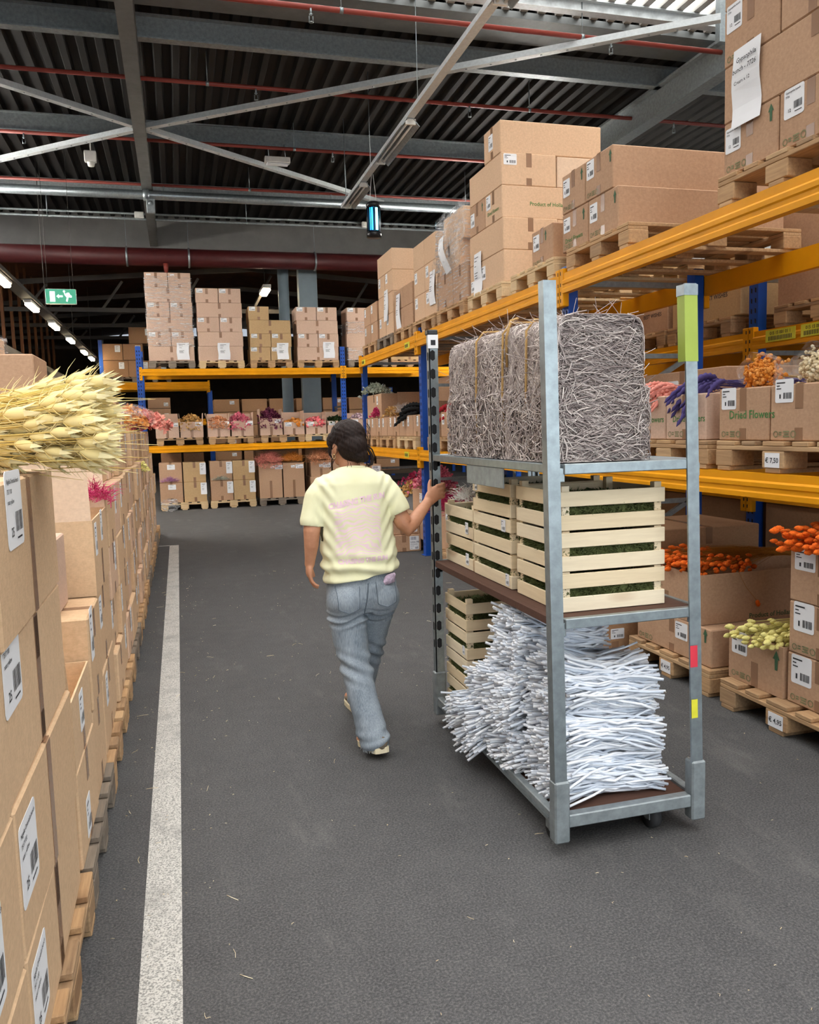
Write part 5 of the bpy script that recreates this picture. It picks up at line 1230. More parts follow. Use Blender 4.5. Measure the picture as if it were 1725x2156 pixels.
b.loft([ering(.80, PY, z, rx, ry) for z, rx, ry in ((.78, .14, .10), (.92, .125, .085), (1.1, .135, .09), (1.22, .15, .09), (1.29, .12, .07), (1.32, .07, .055))])
limb(b, [(.665, 3.82, 1.225, .04), (.602, 3.80, 1.16, .044), (.578, 3.79, 1.05, .040), (.575, 3.80, .98, .034), (.570, 3.82, .915, .026), (.568, 3.828, .89, .0245)])
limb(b, [(.91, 3.82, 1.23, .04), (.978, 3.795, 1.16, .045), (1.022, 3.775, 1.06, .041), (1.035, 3.772, 1.035, .039), (1.075, 3.79, 1.065, .036), (1.12, 3.815, 1.11, .030), (1.162, 3.838, 1.15, .0245)])
# left hand, relaxed
b.loft([ering(x, y, z, rx, ry, 16) for x, y, z, rx, ry in ((.568, 3.828, .895, .017, .024), (.566, 3.832, .870, .018, .033), (.566, 3.836, .845, .017, .036), (.568, 3.838, .825, .013, .034))])
for k, (dy, L) in enumerate(((.026, .060), (.009, .067), (-.009, .062), (-.026, .050))):
    y = 3.838+dy; x, z = .568, .828
    limb(b, [(x, y, z, .0085), (x+.006, y, z-L*.42, .0078), (x+.020, y, z-L*.75, .0072), (x+.034, y, z-L*.88, .0066)], 10)
limb(b, [(.572, 3.862, .872, .0105), (.584, 3.874, .848, .0095), (.592, 3.874, .822, .008)], 10)
# right hand, closed round the trolley post (post at x 1.20-1.25, y 3.89-3.93)
b.loft([[(c[0]+a*u[0]*cos(t_)+bb*w_[0]*sin(t_), c[1]+a*u[1]*cos(t_)+bb*w_[1]*sin(t_), c[2]+a*u[2]*cos(t_)+bb*w_[2]*sin(t_)) for t_ in [2*pi*k/16 for k in range(16)]]
        for c, a, bb, u, w_ in [((1.158, 3.836, 1.147), .024, .017, (.67, 0, -.74), (-.3, .95, 0)), ((1.180, 3.850, 1.168), .033, .017, (.67, 0, -.74), (-.3, .95, 0)), ((1.203, 3.862, 1.187), .038, .016, (.6, 0, -.8), (-.2, .97, 0)), ((1.226, 3.864, 1.197), .038, .014, (.35, 0, -.93), (-.1, .99, 0))]])
for k, z in enumerate((1.232, 1.211, 1.190, 1.170)):
    e = (.006, .010, .008, 0)[k]
    limb(b, [(1.222, 3.863, z-.004, .0095), (1.248, 3.866, z, .0092), (1.262+e*.4, 3.886, z+.002, .0085), (1.262+e*.4, 3.918, z+.002, .008), (1.250, 3.944, z, .0074), (1.228, 3.948, z-.002, .0066)], 10)
limb(b, [(1.185, 3.858, 1.188, .0125), (1.181, 3.866, 1.212, .0112), (1.184, 3.874, 1.236, .0095), (1.190, 3.878, 1.254, .0078)], 10)
# legs and pelvis inside the jeans
b.loft([ering(.812, PY, z, rx, ry) for z, rx, ry in ((.66, .12, .08), (.74, .14, .095), (.80, .135, .09), (.86, .12, .085))])
LEGA = [(.728, 3.80, .70), (.738, 3.79, .58), (.752, 3.765, .42), (.776, 3.70, .26), (.800, 3.63, .13), (.808, 3.60, .07)]
LEGB = [(.890, 3.83, .70), (.885, 3.90, .56), (.878, 3.975, .42), (.87, 4.09, .25), (.862, 4.20, .10), (.862, 4.23, .06)]
for Lg in (LEGA, LEGB): limb(b, [(x, y, z, r) for (x, y, z), r in zip(Lg, (.075, .066, .05, .045, .033, .03))])
def foot(mb, hx, hy, hz, tx, ty, tz, w_=.042):
    n = 6
    for k in range(n+1):
        t_ = k/n; ball(mb, (hx+(tx-hx)*t_, hy+(ty-hy)*t_, hz+(tz-hz)*t_+.012*(1-t_)), w_*(.8+.35*sin(t_*2.4))*.8, (1, 1, .75))
foot(b, .812, 3.575, .065, .785, 3.765, .03); foot(b, .862, 4.20, .05, .85, 4.39, .035)
body = finish(remesh(b, .0042, 3, 'body'), 'body', 'skin', person)
for s in (-1, 1):
    e = mk('eye', MB().ico(tuple(hp(s*.030, .0735, -.004)-O), .0125, 0, 2), 'eye_white', body)
    mk('iris', MB().ico(tuple(hp(s*.030, .084, -.004)-O), .0055, 0, 2), 'iris', e)
# --- hair
h_ = MB()
ball(h_, hp(.0, -.018, .030), 1, (.083, .094, .086), Rz)
ball(h_, hp(.0, -.050, -.010), 1, (.078, .062, .080), Rz)
ball(h_, Vector((.795, 3.79, 1.44)), 1, (.062, .052, .058))
ball(h_, Vector((.812, 3.788, 1.398)), 1, (.048, .040, .036))
ball(h_, Vector((.836, 3.79, 1.38)), 1, (.026, .026, .020))
ball(h_, hp(-.066, .028, .012), 1, (.018, .034, .040), Rz); ball(h_, hp(.066, .028, .012), 1, (.018, .034, .040), Rz)
def hairfn(p, n_):
    a = math.atan2(p.y-3.80, p.x-.795); q = Vector((a*5+p.z*14, p.z*10, 0)); return .004*noise.noise(q*1.3)+.0009*sin((p.x-.79)*170+(p.z-1.42)*230+6*noise.noise(p*14))
hm = finish(remesh(h_, .0045, 3, 'hair'), 'hair', 'hair', person, hairfn)
sm = MB(); rn = random.Random(5)
def loc(p): return tuple(Vector(p)-O)
for k in range(26):    # loose strands
    a = rn.uniform(-.6, 3.6); z = rn.uniform(1.36, 1.55); r = .095
    p0 = Vector((.787+.082*cos(a), 3.84-.075*abs(sin(a)), z)); d = Vector((.012*cos(a), -.006, rn.uniform(-.05, -.02)))
    sm.tube([loc(p0+d*t_+Vector((.008*sin(t_*3), 0, 0))) for t_ in (0, .5, 1, 1.5)], .0011, 4, cap=False)
sm.tube([loc(p) for p in ((.862, 3.80, 1.425), (.876, 3.80, 1.40), (.884, 3.80, 1.375), (.878, 3.80, 1.352), (.862, 3.80, 1.345), (.852, 3.80, 1.355))], [.006, .008, .009, .008, .006, .003], 8)
sm.tube([loc(p) for p in ((.86, 3.80, 1.44), (.882, 3.80, 1.42), (.893, 3.80, 1.392), (.897, 3.80, 1.375))], [.004, .004, .003, .001], 6)
sm.tube([loc(p) for p in ((.705, 3.86, 1.46), (.690, 3.86, 1.43), (.690, 3.86, 1.40), (.70, 3.86, 1.385))], [.007, .009, .006, .002], 6)
q = mk('loose_strands', sm, 'hair', hm); q['kind'] = 'stuff'
mk('earring', MB().tube([loc(hp(-.077, -.004+.011*cos(a), -.060+.011*sin(a))) for a in [2*pi*k/14 for k in range(15)]], .0018, 6), 'gold', person)
# --- T-shirt
s_ = MB()
rings = [(.755, .812, .165, .12), (.800, .812, .176, .126), (.835, .812, .183, .130), (.87, .810, .186, .134), (.91, .806, .183, .132), (.98, .800, .180, .126), (1.06, .794, .176, .122), (1.14, .786, .174, .118), (1.21, .782, .184, .116), (1.265, .784, .186, .106), (1.297, .785, .158, .092), (1.322, .786, .108, .076), (1.338, .787, .078, .066)]
s_.loft([ering(cx, PY-(.006 if z < 1.2 else 0), z, rx, ry, 36, tx=.0) for z, cx, rx, ry in rings])
limb(s_, [(.655, 3.82, 1.25, .062), (.615, 3.815, 1.20, .061), (.592, 3.805, 1.13, .059), (.582, 3.80, 1.095, .060)], 20)
limb(s_, [(.92, 3.82, 1.255, .062), (.958, 3.808, 1.20, .062), (.985, 3.797, 1.145, .061), (.994, 3.792, 1.125, .061)], 20)
def cut(m, tests):
    bm = bmesh.new(); bm.from_mesh(m)
    for co, no in tests:
        g = bm.verts[:]+bm.edges[:]+bm.faces[:]
        bmesh.ops.bisect_plane(bm, geom=g, plane_co=co, plane_no=no, clear_outer=False)
    return bm
sh = remesh(s_, .0065, 3, 'tshirt')
# open hem, cuffs and neck: delete what lies beyond their planes, then turn a thin hem in
bm = bmesh.new(); bm.from_mesh(sh)
PL = [(Vector((.812, PY, .826)), Vector((.15, 0, -1)), lambda p: p.z < .93), (Vector((.580, 3.80, 1.072)), Vector((-.12, -.05, -1)), lambda p: p.x < .628 and 1.0 < p.z < 1.16),
      (Vector((.998, 3.79, 1.108)), Vector((.42, -.2, -1)), lambda p: p.x > .968 and 1.0 < p.z < 1.2), (Vector((.786, 3.835, 1.325)), Vector((0, .25, 1)), lambda p: abs(p.x-.786) < .12 and p.z > 1.28)]
for co, no, tst in PL:
    no = no.normalized()
    g = [f for f in bm.faces if tst is None or tst(f.calc_center_median())]
    gg = list({e for f in g for e in f.edges})+list({v_ for f in g for v_ in f.verts})+g
    bmesh.ops.bisect_plane(bm, geom=gg, plane_co=co, plane_no=no)
    kill = [f for f in bm.faces if (f.calc_center_median()-co).dot(no) > 1e-5 and (tst is None or tst(f.calc_center_median()))]
    bmesh.ops.delete(bm, geom=kill, context='FACES')
bm.to_mesh(sh); bm.free()
def shirtfn(p, n_):
    f = 0
    low = max(0, min(1, (.97-p.z)/.12))
    f += .009*low*sin((p.z+.10*(p.x-.8)-.05*noise.noise(p*4))*95)                    # bunched hem
    f += .007*noise.noise(Vector((p.x*9-p.z*5, p.y*6, p.z*6+p.x*4)))
    sl = max(0, 1-abs(abs(p.x-.79)-.15)/.06)
    f += .004*sl*sin((p.z*1.0+(p.x-.79)*(1.4 if p.x < .79 else -1.4))*80)
    f += .0045*max(0, 1-abs((p.x-.70)-(1.12-p.z)*.35)/.035)*(1 if p.z < 1.15 else 0)
    return f
shirt = finish(sh, 'tshirt', 'tshirt', person, shirtfn)
# origin of the shirt at mid back so that its print sits in its own space
for v_ in shirt.data.vertices: v_.co = v_.co-Vector((.0, 0, .85))
shirt.location = (0, 0, .85)
so = shirt.modifiers.new('thick', 'SOLIDIFY'); so.thickness = .004; so.offset = -1
bvh = BVHTree.FromPolygons([v_.co+Vector((0, 0, .85))+O for v_ in shirt.data.vertices], [tuple(p.vertices) for p in shirt.data.polygons])
def project(vs2, name, mat, parent, off=.0018, bv=None, origin=O, fs=None):
    out = []
    for x, z in vs2:
        h = (bv or bvh).ray_cast(Vector((x, 2.5, z)), Vector((0, 1, 0)))
        out.append((h[0]-Vector((0, off, 0))-origin) if h[0] else Vector((x, PY-.12, z))-origin)
    return mk(name, MB().add(out, fs, smooth=True), mat, parent)
def arc_text(s, size, x0, z0, bend, name, sx=1.0, slant=0):
    m = text_mesh(s, size, 'pink_print', 'CENTER'); bmx = bmesh.new(); bmx.from_mesh(m)
    bmesh.ops.subdivide_edges(bmx, edges=bmx.edges[:], cuts=1); bmesh.ops.triangulate(bmx, faces=bmx.faces[:])
    vs2 = [(x0+v_.co.x*sx, z0+v_.co.y+slant*v_.co.x+bend*v_.co.x*v_.co.x) for v_ in bmx.verts]; bmx.verts.index_update(); fs = [tuple(v_.index for v_ in f.verts) for f in bmx.faces]; bmx.free()
    o = project(vs2, name, 'pink_print', shirt, origin=O+Vector((0, 0, .85)), fs=fs); return o
arc_text('CHASING THE SUN', .036, .785, 1.178, -.2, 'printed_text', .86, .14)
arc_text('CHASING THE SUN', .030, .80, .902, .0, 'printed_text', .9, .03)
arc_text('dried flowers', .014, .79, 1.233, 0, 'printed_text', 1.0, .12) if False else None
# collar rib
col_r = [(Vector((.787+.074*cos(a), 3.832+.062*sin(a), 1.327-.25*.062*sin(a)))) for a in [2*pi*k/28 for k in range(29)]]
mk('collar', MB().tube([tuple(p-O-Vector((0, 0, .85))) for p in col_r], .0065, 8), 'tshirt', shirt)
# --- jeans
j = MB()
j.loft([ering(cx, PY-dy, z, rx, ry, 36) for z, cx, rx, ry, dy in ((.862, .812, .150, .104, 0), (.83, .812, .162, .116, 0), (.78, .812, .174, .128, .004), (.73, .812, .176, .130, .006), (.68, .810, .165, .118, 0), (.655, .808, .145, .10, 0))])
ball(j, (.728, 3.775, .715), 1, (.098, .108, .095)); ball(j, (.892, 3.785, .72), 1, (.098, .108, .095))
def leg(L, Rr): 
    limb(j, [(x, y, z, r) for (x, y, z), r in zip(L, Rr)], 24)
leg([(.728, 3.80, .70), (.736, 3.79, .60), (.748, 3.77, .48), (.758, 3.745, .38), (.772, 3.70, .27), (.788, 3.655, .17), (.802, 3.62, .09), (.806, 3.606, .075)], (.094, .090, .080, .073, .069, .069, .070, .070))
leg([(.892, 3.83, .70), (.888, 3.88, .60), (.882, 3.94, .48), (.878, 4.0, .38), (.872, 4.07, .27), (.866, 4.15, .16), (.862, 4.19, .10), (.862, 4.20, .085)], (.092, .086, .075, .068, .064, .064, .066, .066))
jm = remesh(j, .0065, 3, 'jeans')
bm = bmesh.new(); bm.from_mesh(jm)
for co, no, tst in [(Vector((.806, 3.6, .044)), Vector((.10, -.1, -1)), lambda p: p.y < 3.9 and p.z < .12), (Vector((.86, 4.2, .05)), Vector((0, .1, -1)), lambda p: p.y > 3.9 and p.z < .12), (Vector((.8, PY, .858)), Vector((0, 0, 1)), lambda p: p.z > .83)]:
    no = no.normalized(); g = [f for f in bm.faces if tst(f.calc_center_median())]
    gg = list({e for f in g for e in f.edges})+list({v_ for f in g for v_ in f.verts})+g
    bmesh.ops.bisect_plane(bm, geom=gg, plane_co=co, plane_no=no)
    bmesh.ops.delete(bm, geom=[f for f in bm.faces if (f.calc_center_median()-co).dot(no) > 1e-5 and tst(f.calc_center_median())], context='FACES')
bm.to_mesh(jm); bm.free()
def jeanfn(p, n_):
    f = .006*noise.noise(Vector((p.x*7, p.y*7, p.z*9)))+.003*noise.noise(Vector((p.x*16, p.y*16, p.z*22)))
    f += .010*max(0, 1-abs(p.z-.625)/.05)*sin((p.z-.1*(p.x-.73)+.012*sin(p.x*30))*170)      # creases under the seat
    f += .009*max(0, 1-abs(p.z-.40)/.10)*sin((p.z+.5*(p.x-.75))*95)                            # knee
    f += .005*max(0, 1-abs(p.z-.09)/.07)*sin((p.z-.35*(p.x-.8))*110)                           # ankle
    return f
jeans = finish(jm, 'jeans', 'denim', person, jeanfn)
sj = jeans.modifiers.new('thick', 'SOLIDIFY'); sj.thickness = .004; sj.offset = -1
jb = BVHTree.FromPolygons([v_.co+O for v_ in jeans.data.vertices], [tuple(p.vertices) for p in jeans.data.polygons])
def patch(cx, z0, z1, w0, w1, tilt, name):
    nx, nz_ = 8, 10; vs2 = []; fs = []
    for jz in range(nz_+1):
        t_ = jz/nz_; z = z1+(z0-z1)*t_; w_ = w0+(w1-w0)*t_
        for i in range(nx+1):
            u = i/nx-.5; zz = z-(.018*(1-abs(u)*2) if jz == nz_ else 0)*1.0; vs2.append((cx+tilt*(z1-z)+u*w_, zz))
    for jz in range(nz_):
        for i in range(nx): a = jz*(nx+1)+i; fs.append((a, a+nx+1, a+nx+2, a+1))
    o = project(vs2, name, 'denim', jeans, .004, jb, O, fs)
    e = [vs2[k*(nx+1)] for k in range(nz_+1)]+[vs2[nz_*(nx+1)+k] for k in range(nx+1)]+[vs2[k*(nx+1)+nx] for k in range(nz_, -1, -1)]
    pts = []
    for x, z in e:
        h = jb.ray_cast(Vector((x, 2.5, z)), Vector((0, 1, 0)))
        if h[0]: pts.append(tuple(h[0]-O-Vector((0, .005, 0))))
    mk('stitching', MB().tube(pts, .0016, 4, cap=False), 'denim_dark', o)
patch(.722, .685, .79, .105, .098, 0, 'back_pocket'); patch(.905, .70, .805, .10, .092, .02, 'back_pocket')
pts = []
for k in range(12):
    z = .80-k*.014; h = jb.ray_cast(Vector((.818-.02*k/12, 2.5, z)), Vector((0, 1, 0)))
    if h[0]: pts.append(tuple(h[0]-O-Vector((0, .002, 0))))
mk('centre_seam', MB().tube(pts, .0022, 4, cap=False), 'denim_dark', jeans)
hr = []
rn = random.Random(3); fr = MB()
for v_ in jeans.data.vertices:
    p = v_.co+O
    if p.z < .052 and p.y < 3.75 and rn.random() < .5: fr.tube([tuple(v_.co), tuple(v_.co+Vector((rn.uniform(-.003, .003), rn.uniform(-.004, .002), -.010)))], .0009, 3, cap=False)
q = mk('frayed_hem', fr, 'denim_light', jeans); q['kind'] = 'stuff'
# cloth peeking out of the right back pocket
cb = MB(); cb.loft([ering(.922+dx, 3.70, z, rx, .006, 14, tx=.25) for z, rx, dx in ((.79, .026, 0), (.81, .030, 0), (.826, .028, .004), (.836, .020, .006))])
cb.v = [tuple(Vector(p)-O) for p in cb.v]; mk('pocket_cloth', cb, 'scarf', person)
# --- shoes
def shoe(hx, hy, hz, tx, ty, tz, nm):
    d = Vector((tx-hx, ty-hy, tz-hz)); L = d.length; d.normalize(); sd = d.cross(Vector((0, 0, 1))).normalized(); up = sd.cross(d)
    def ring(s, w_, h0, h1, n=16):
        c = Vector((hx, hy, hz))+d*(L*s); return [tuple(c+sd*(w_*cos(2*pi*k/n))+up*((h0+h1)/2+(h1-h0)/2*sin(2*pi*k/n))-O) for k in range(n)]
    prof = [(-.03, .020), (.0, .034), (.1, .040), (.35, .040), (.6, .046), (.8, .046), (.95, .034), (1.03, .016)]
    sole = MB(); rgs = []
    for s, w_ in prof:
        c = Vector((hx, hy, hz))+d*(L*s); rgs.append([tuple(c+sd*(w_*a)+up*h2-O) for a, h2 in ((-1, .0), (1, 0), (1.02, .026), (-1.02, .026))])
    sole.loft(rgs, smooth=False); o = mk('shoe', sole, 'shoe_sole', person)
    upm = MB(); upm.loft([ring(s, w_*.94, .018, h) for (s, w_), h in zip(prof, (.06, .075, .085, .088, .07, .055, .045, .032))]); mk('shoe_upper', upm, 'shoe_canvas', o)
shoe(.825, 3.545, .034, .788, 3.785, .0, 'rear'); shoe(.862, 4.14, .004, .848, 4.40, .004, 'front')
# ================================================================ DRIED FLOWERS
def ramp3(name, a, b, c, rough=.85): island_ramp(name, [(0, srgb(*a)), (.5, srgb(*b)), (1, srgb(*c))], rough, .15)
ramp3('straw', (226, 196, 118), (240, 218, 150), (250, 238, 190)); ramp3('straw_stem', (212, 178, 96), (232, 204, 124), (244, 226, 164))
ramp3('f_orange', (214, 84, 10), (234, 108, 16), (246, 138, 36)); ramp3('f_orange_stem', (150, 96, 40), (186, 120, 52), (206, 144, 70))
ramp3('f_lemon', (214, 204, 116), (230, 222, 142), (240, 234, 170)); ramp3('f_pink', (214, 98, 124), (232, 124, 146), (244, 160, 174))
ramp3('f_magenta', (182, 40, 92), (206, 62, 112), (226, 100, 140)); ramp3('f_purple', (58, 50, 96), (76, 66, 118), (96, 86, 140))
ramp3('f_plum', (88, 32, 58), (116, 48, 78), (146, 76, 104)); ramp3('f_tan', (186, 136, 72), (210, 164, 98), (230, 196, 140)); ramp3('f_apricot', (206, 132, 92), (224, 160, 118), (240, 190, 150))
ramp3('f_cream', (206, 186, 150), (226, 208, 172), (240, 228, 200)); ramp3('f_amber', (206, 120, 34), (226, 146, 62), (240, 172, 96)); ramp3('f_dark', (20, 20, 22), (30, 30, 32), (44, 42, 42))
ramp3('f_green', (26, 40, 20), (40, 58, 30), (62, 80, 44)); ramp3('f_sage', (150, 160, 146), (176, 184, 168), (204, 208, 196)); ramp3('f_red', (134, 24, 34), (162, 38, 48), (186, 66, 70))
ramp3('f_mauve', (176, 146, 156), (198, 170, 176), (216, 192, 196)); ramp3('f_salmon', (214, 120, 110), (232, 146, 132), (242, 178, 160)); ramp3('f_white', (226, 224, 216), (240, 238, 232), (250, 248, 244)); ramp3('f_coral', (226, 98, 108), (240, 126, 132), (248, 156, 156)); ramp3('f_lilac', (176, 116, 170), (196, 144, 190), (214, 170, 206))
def clump(label, mat, c, r, n, kind='ball', seed=0, cat='flowers', name='dried_flowers', droop=None, size=.02, group=None):
    rn = random.Random(seed+n); mb = MB(); cx, cy, cz = c; rx, ry, rz = r
    for i in range(n):
        u, v_, w_ = rn.gauss(0, .5), rn.gauss(0, .5), rn.random()
        u, v_ = max(-1, min(1, u)), max(-1, min(1, v_))
        h = (1-.55*(u*u+v_*v_)); p = Vector((u*rx, v_*ry, rz*(h*(.35+.65*w_))))
        if droop and rn.random() < droop: p = Vector((rn.uniform(-1, 1)*rx, -ry*rn.uniform(.9, 1.15), rn.uniform(-.25, .1)*rz*2))
        s = size*rn.uniform(.6, 1.3)
        if kind == 'ball': mb.ico(p, s, 0, 1, (1, 1, .8), Euler((rn.random()*6, rn.random()*6, 0)), .25)
        elif kind == 'petal':
            for q in range(3):
                e = Euler((rn.random()*6, rn.random()*6, rn.random()*6)).to_matrix()
                mb.add([p+e @ Vector(k)*s for k in ((0, 0, 0), (.5, .6, .15), (0, 1.3, 0), (-.5, .6, .15))], [(0, 1, 2, 3)])
        else:
            d = Vector((rn.gauss(0, .8), rn.gauss(0, .6)-.25, rn.uniform(.3, 1))).normalized(); L = size*rn.uniform(1.5, 4)
            mb.tube([p, p+d*L*.6, p+d*L+Vector((rn.uniform(-.3, .3)*L, -.1*L, -.2*L))], [size*.07, size*.05, size*.01], 3, cap=False)
    o = mk(name, mb, mat, None, c); tag(o, label, cat, group); return o
# far rack boxes
y = FY+.2
FR = 'flowers in the far rack boxes'
clump('pale sage grass in the leftmost open box of the far rack', 'f_sage', (-.3, FY+.12, MBZ+.26), (.12, .12, .10), 120, 'fluff', 1, size=.03, group=FR)
clump('tan papery flowers in the far rack', 'f_tan', (.27, y, MBZ+.25), (.21, .2, .22), 260, 'petal', 2, droop=.12, size=.035, group=FR)
clump('apricot papery flowers in the far rack', 'f_apricot', (.80, y, MBZ+.25), (.20, .2, .16), 260, 'petal', 3, droop=.2, size=.034, group=FR)
clump('pink statice flowers in the far rack', 'f_pink', (1.22, y, MBZ+.24), (.20, .2, .24), 320, 'petal', 4, droop=.12, size=.032, group=FR)
clump('dark plum flowers in the far rack', 'f_plum', (1.84, y, MBZ+.28), (.22, .2, .28), 320, 'petal', 5, droop=.14, size=.034, group=FR)
clump('orange rose heads in the far rack', 'f_amber', (2.34, y, MBZ+.22), (.19, .2, .11), 60, 'ball', 6, droop=.1, size=.034, group=FR)
clump('coral rose heads in the far rack', 'f_coral', (2.78, y, MBZ+.22), (.20, .2, .13), 70, 'ball', 7, droop=.1, size=.034, group=FR)
clump('dark green leaves in the far rack', 'f_green', (3.2, y, MBZ+.21), (.18, .2, .16), 240, 'petal', 8, size=.034, group=FR)
clump('dusty pink flowers in the far rack beside the upright', 'f_mauve', (3.72, y, MBZ+.26), (.18, .2, .16), 60, 'ball', 9, size=.03, group=FR)
clump('fluffy pink grass under the far rack', 'f_salmon', (1.78, FY+.14, .85), (.24, .24, .2), 900, 'fluff', 10, droop=.1, size=.05, group=FR)
clump('fluffy orange grass under the far rack', 'f_amber', (2.26, FY+.14, .85), (.2, .24, .17), 700, 'fluff', 11, size=.045, group=FR)
clump('fluffy salmon grass under the far rack', 'f_apricot', (2.83, FY+.14, .87), (.2, .24, .17), 700, 'fluff', 12, droop=.1, size=.05, group=FR)
clump('fluffy mauve grass under the far rack', 'f_mauve', (3.3, FY+.14, .87), (.19, .24, .18), 700, 'fluff', 13, size=.05, group=FR)
clump('lilac grass between the white-sheet cartons', 'f_lilac', (-.2, FY-.03, .545), (.15, .05, .10), 260, 'fluff', 14, size=.03, group=FR)
clump('whitish grass between the white-sheet cartons', 'f_sage', (.80, FY-.03, .545), (.17, .05, .07), 220, 'fluff', 15, size=.03, group=FR)
# right rack, far bay
FB = 'flowers in the right rack far bay'
clump('small tan flower bunch on the far bay row', 'f_tan', (2.86, 10.95, B2+.27), (.12, .16, .14), 150, 'petal', 120, size=.032, group=FB)
clump('grey-brown flower bunch on the far bay row', 'twig', (2.86, 10.45, B2+.27), (.10, .16, .14), 220, 'fluff', 21, size=.03, group=FB)
clump('mauve flower bunch in front of the far end box', 'f_magenta', (2.80, 11.6, B2+.26), (.08, .14, .15), 130, 'petal', 22, size=.03, group=FB)
clump('green eucalyptus bunch on the far end box', 'f_sage', (2.9, 12.1, B2+.6), (.2, .25, .18), 160, 'petal', 23, size=.035, group=FB)
clump('pink flowers overflowing the open floor box by the upright', 'f_pink', (2.98, 9.55, FZ+.58), (.24, .26, .34), 520, 'petal', 24, droop=.0, size=.03, group=FB)
clump('tan flowers beside the pink ones on the floor level', 'f_tan', (2.95, 10.2, FZ+.50), (.2, .22, .2), 160, 'petal', 25, size=.035, group=FB)
clump('deep pink grass behind her hand', 'f_magenta', (2.98, 8.82, FZ+.38), (.24, .26, .2), 900, 'fluff', 26, size=.045, group=FB)
clump('white flower sprays on the tall narrow box', 'f_white', (2.86, 8.05, FZ+.54), (.14, .2, .16), 160, 'fluff', 27, size=.05, group=FB)
clump('mauve flowers deep in the shade under the middle beam', 'f_magenta', (3.2, 10.6, .75), (.3, .4, .2), 160, 'petal', 28, size=.035, group=FB)
def spikes(label, mat, base, dirv, n, L, r, spread, seed, sag=.12, name='flower_bunch', group=None, cat='flowers', fuzzy=True):
    """bunch of long soft flower spikes, each spike a part"""
    rn = random.Random(seed); t_ = thing(name, label, cat, base, 0, group); d0 = Vector(dirv).normalized(); sd = d0.cross(Vector((0, 0, 1))).normalized()
    st = MB()
    for k in range(n):
        d = (d0+sd*rn.gauss(0, spread)+Vector((0, 0, rn.gauss(.0, spread*.5)))).normalized(); l = L*rn.uniform(.75, 1.15)
        o = sd*rn.uniform(-.09, .09)+Vector((0, 0, rn.uniform(0, .05)))
        pts = []; rr = []; m = 15
        for q in range(m):
            s = q/(m-1); pts.append(o+d*l*(.35+.65*s)+Vector((0, 0, -sag*s*s*l*3))); rr.append(r*(.5+.9*sin(pi*min(1, s*.8+.15)))*(1 if q < m-1 else .3)*(1+.28*((q % 2)*2-1)))
        mk('flower_spike', MB().tube(pts, rr, 7), mat, t_)
        st.tube([o-d*l*.5, o+d*l*.36], .0022, 4)
    q = mk('stems', st, mat, t_); q['kind'] = 'stuff'; return t_
spikes('drooping pink flower spikes hanging beside the bale', 'f_salmon', (2.97, 4.38, B2+.275), (-1, .05, .02), 24, .27, .009, .3, 31, .10)
spikes('drooping purple flower spikes behind the trolley post', 'f_purple', (3.0, 4.02, B2+.275), (-1, .10, .03), 28, .32, .0105, .3, 32, .14)
spikes('dark red flower spikes left of the bale', 'f_red', (3.05, 8.6, B2+.29), (-1, -.1, .06), 14, .34, .016, .3, 33, .12)
spikes('black drooping amaranth on the far bay row', 'f_dark', (3.05, 9.75, B2+.30), (-.45, .9, .02), 16, .5, .02, .22, 34, .09)
def bouquet(label, mat, c, r, n, seed, size=.011):
    """round bouquet lying in a clear sleeve, heads towards the aisle"""
    rn = random.Random(seed); t_ = thing('bouquet', label, 'bouquet', c)
    mb = MB()
    for i in range(n):
        u = rn.gauss(0, .42); v_ = rn.gauss(0, .42); w_ = rn.random(); k = max(.1, 1-(u*u+v_*v_)*.5)
        mb.ico((-r*.7*k*(.5+.5*w_), u*r*1.25, r*.55+v_*r*.75), size*rn.uniform(.6, 1.2), 0, 1, (1, 1, 1), None, .3)
    q = mk('blossoms', mb, mat, t_); q['kind'] = 'stuff'
    n2 = 14; rg = []
    for s, rr in ((-.75, 1.05), (-.3, 1.12), (.3, .85), (1.2, .45), (2.2, .3)):
        rg.append([(s*r, rr*r*1.2*cos(2*pi*k/n2)*(1+.06*sin(k*2.3)), max(.006, r*.6+rr*r*.75*sin(2*pi*k/n2)+(.02 if s < -.5 and k % 3 == 0 else 0))) for k in range(n2)])
    mk('clear_sleeve', MB().loft(rg, cap=False), 'cellophane', t_)
    st = MB()
    for k in range(20): st.tube([(0, rn.uniform(-.5, .5)*r, r*.5), (2.2*r, rn.uniform(-.2, .2)*r, r*.35)], .002, 4)
    q = mk('stems', st, 'straw_stem', t_); q['kind'] = 'stuff'; return t_
bouquet('orange bouquet in a clear sleeve on the near dried-flower box', 'f_amber', (2.90, 3.55, B2+.268), .115, 420, 41)
bouquet('cream bouquet in a clear sleeve at the right picture edge', 'f_cream', (2.90, 3.14, B2+.268), .125, 460, 42)
spikes('pale dried stems lying behind the orange bouquet', 'f_purple', (3.2, 3.72, B2+.275), (.6, .8, 0), 8, .3, .008, .2, 43, .0)
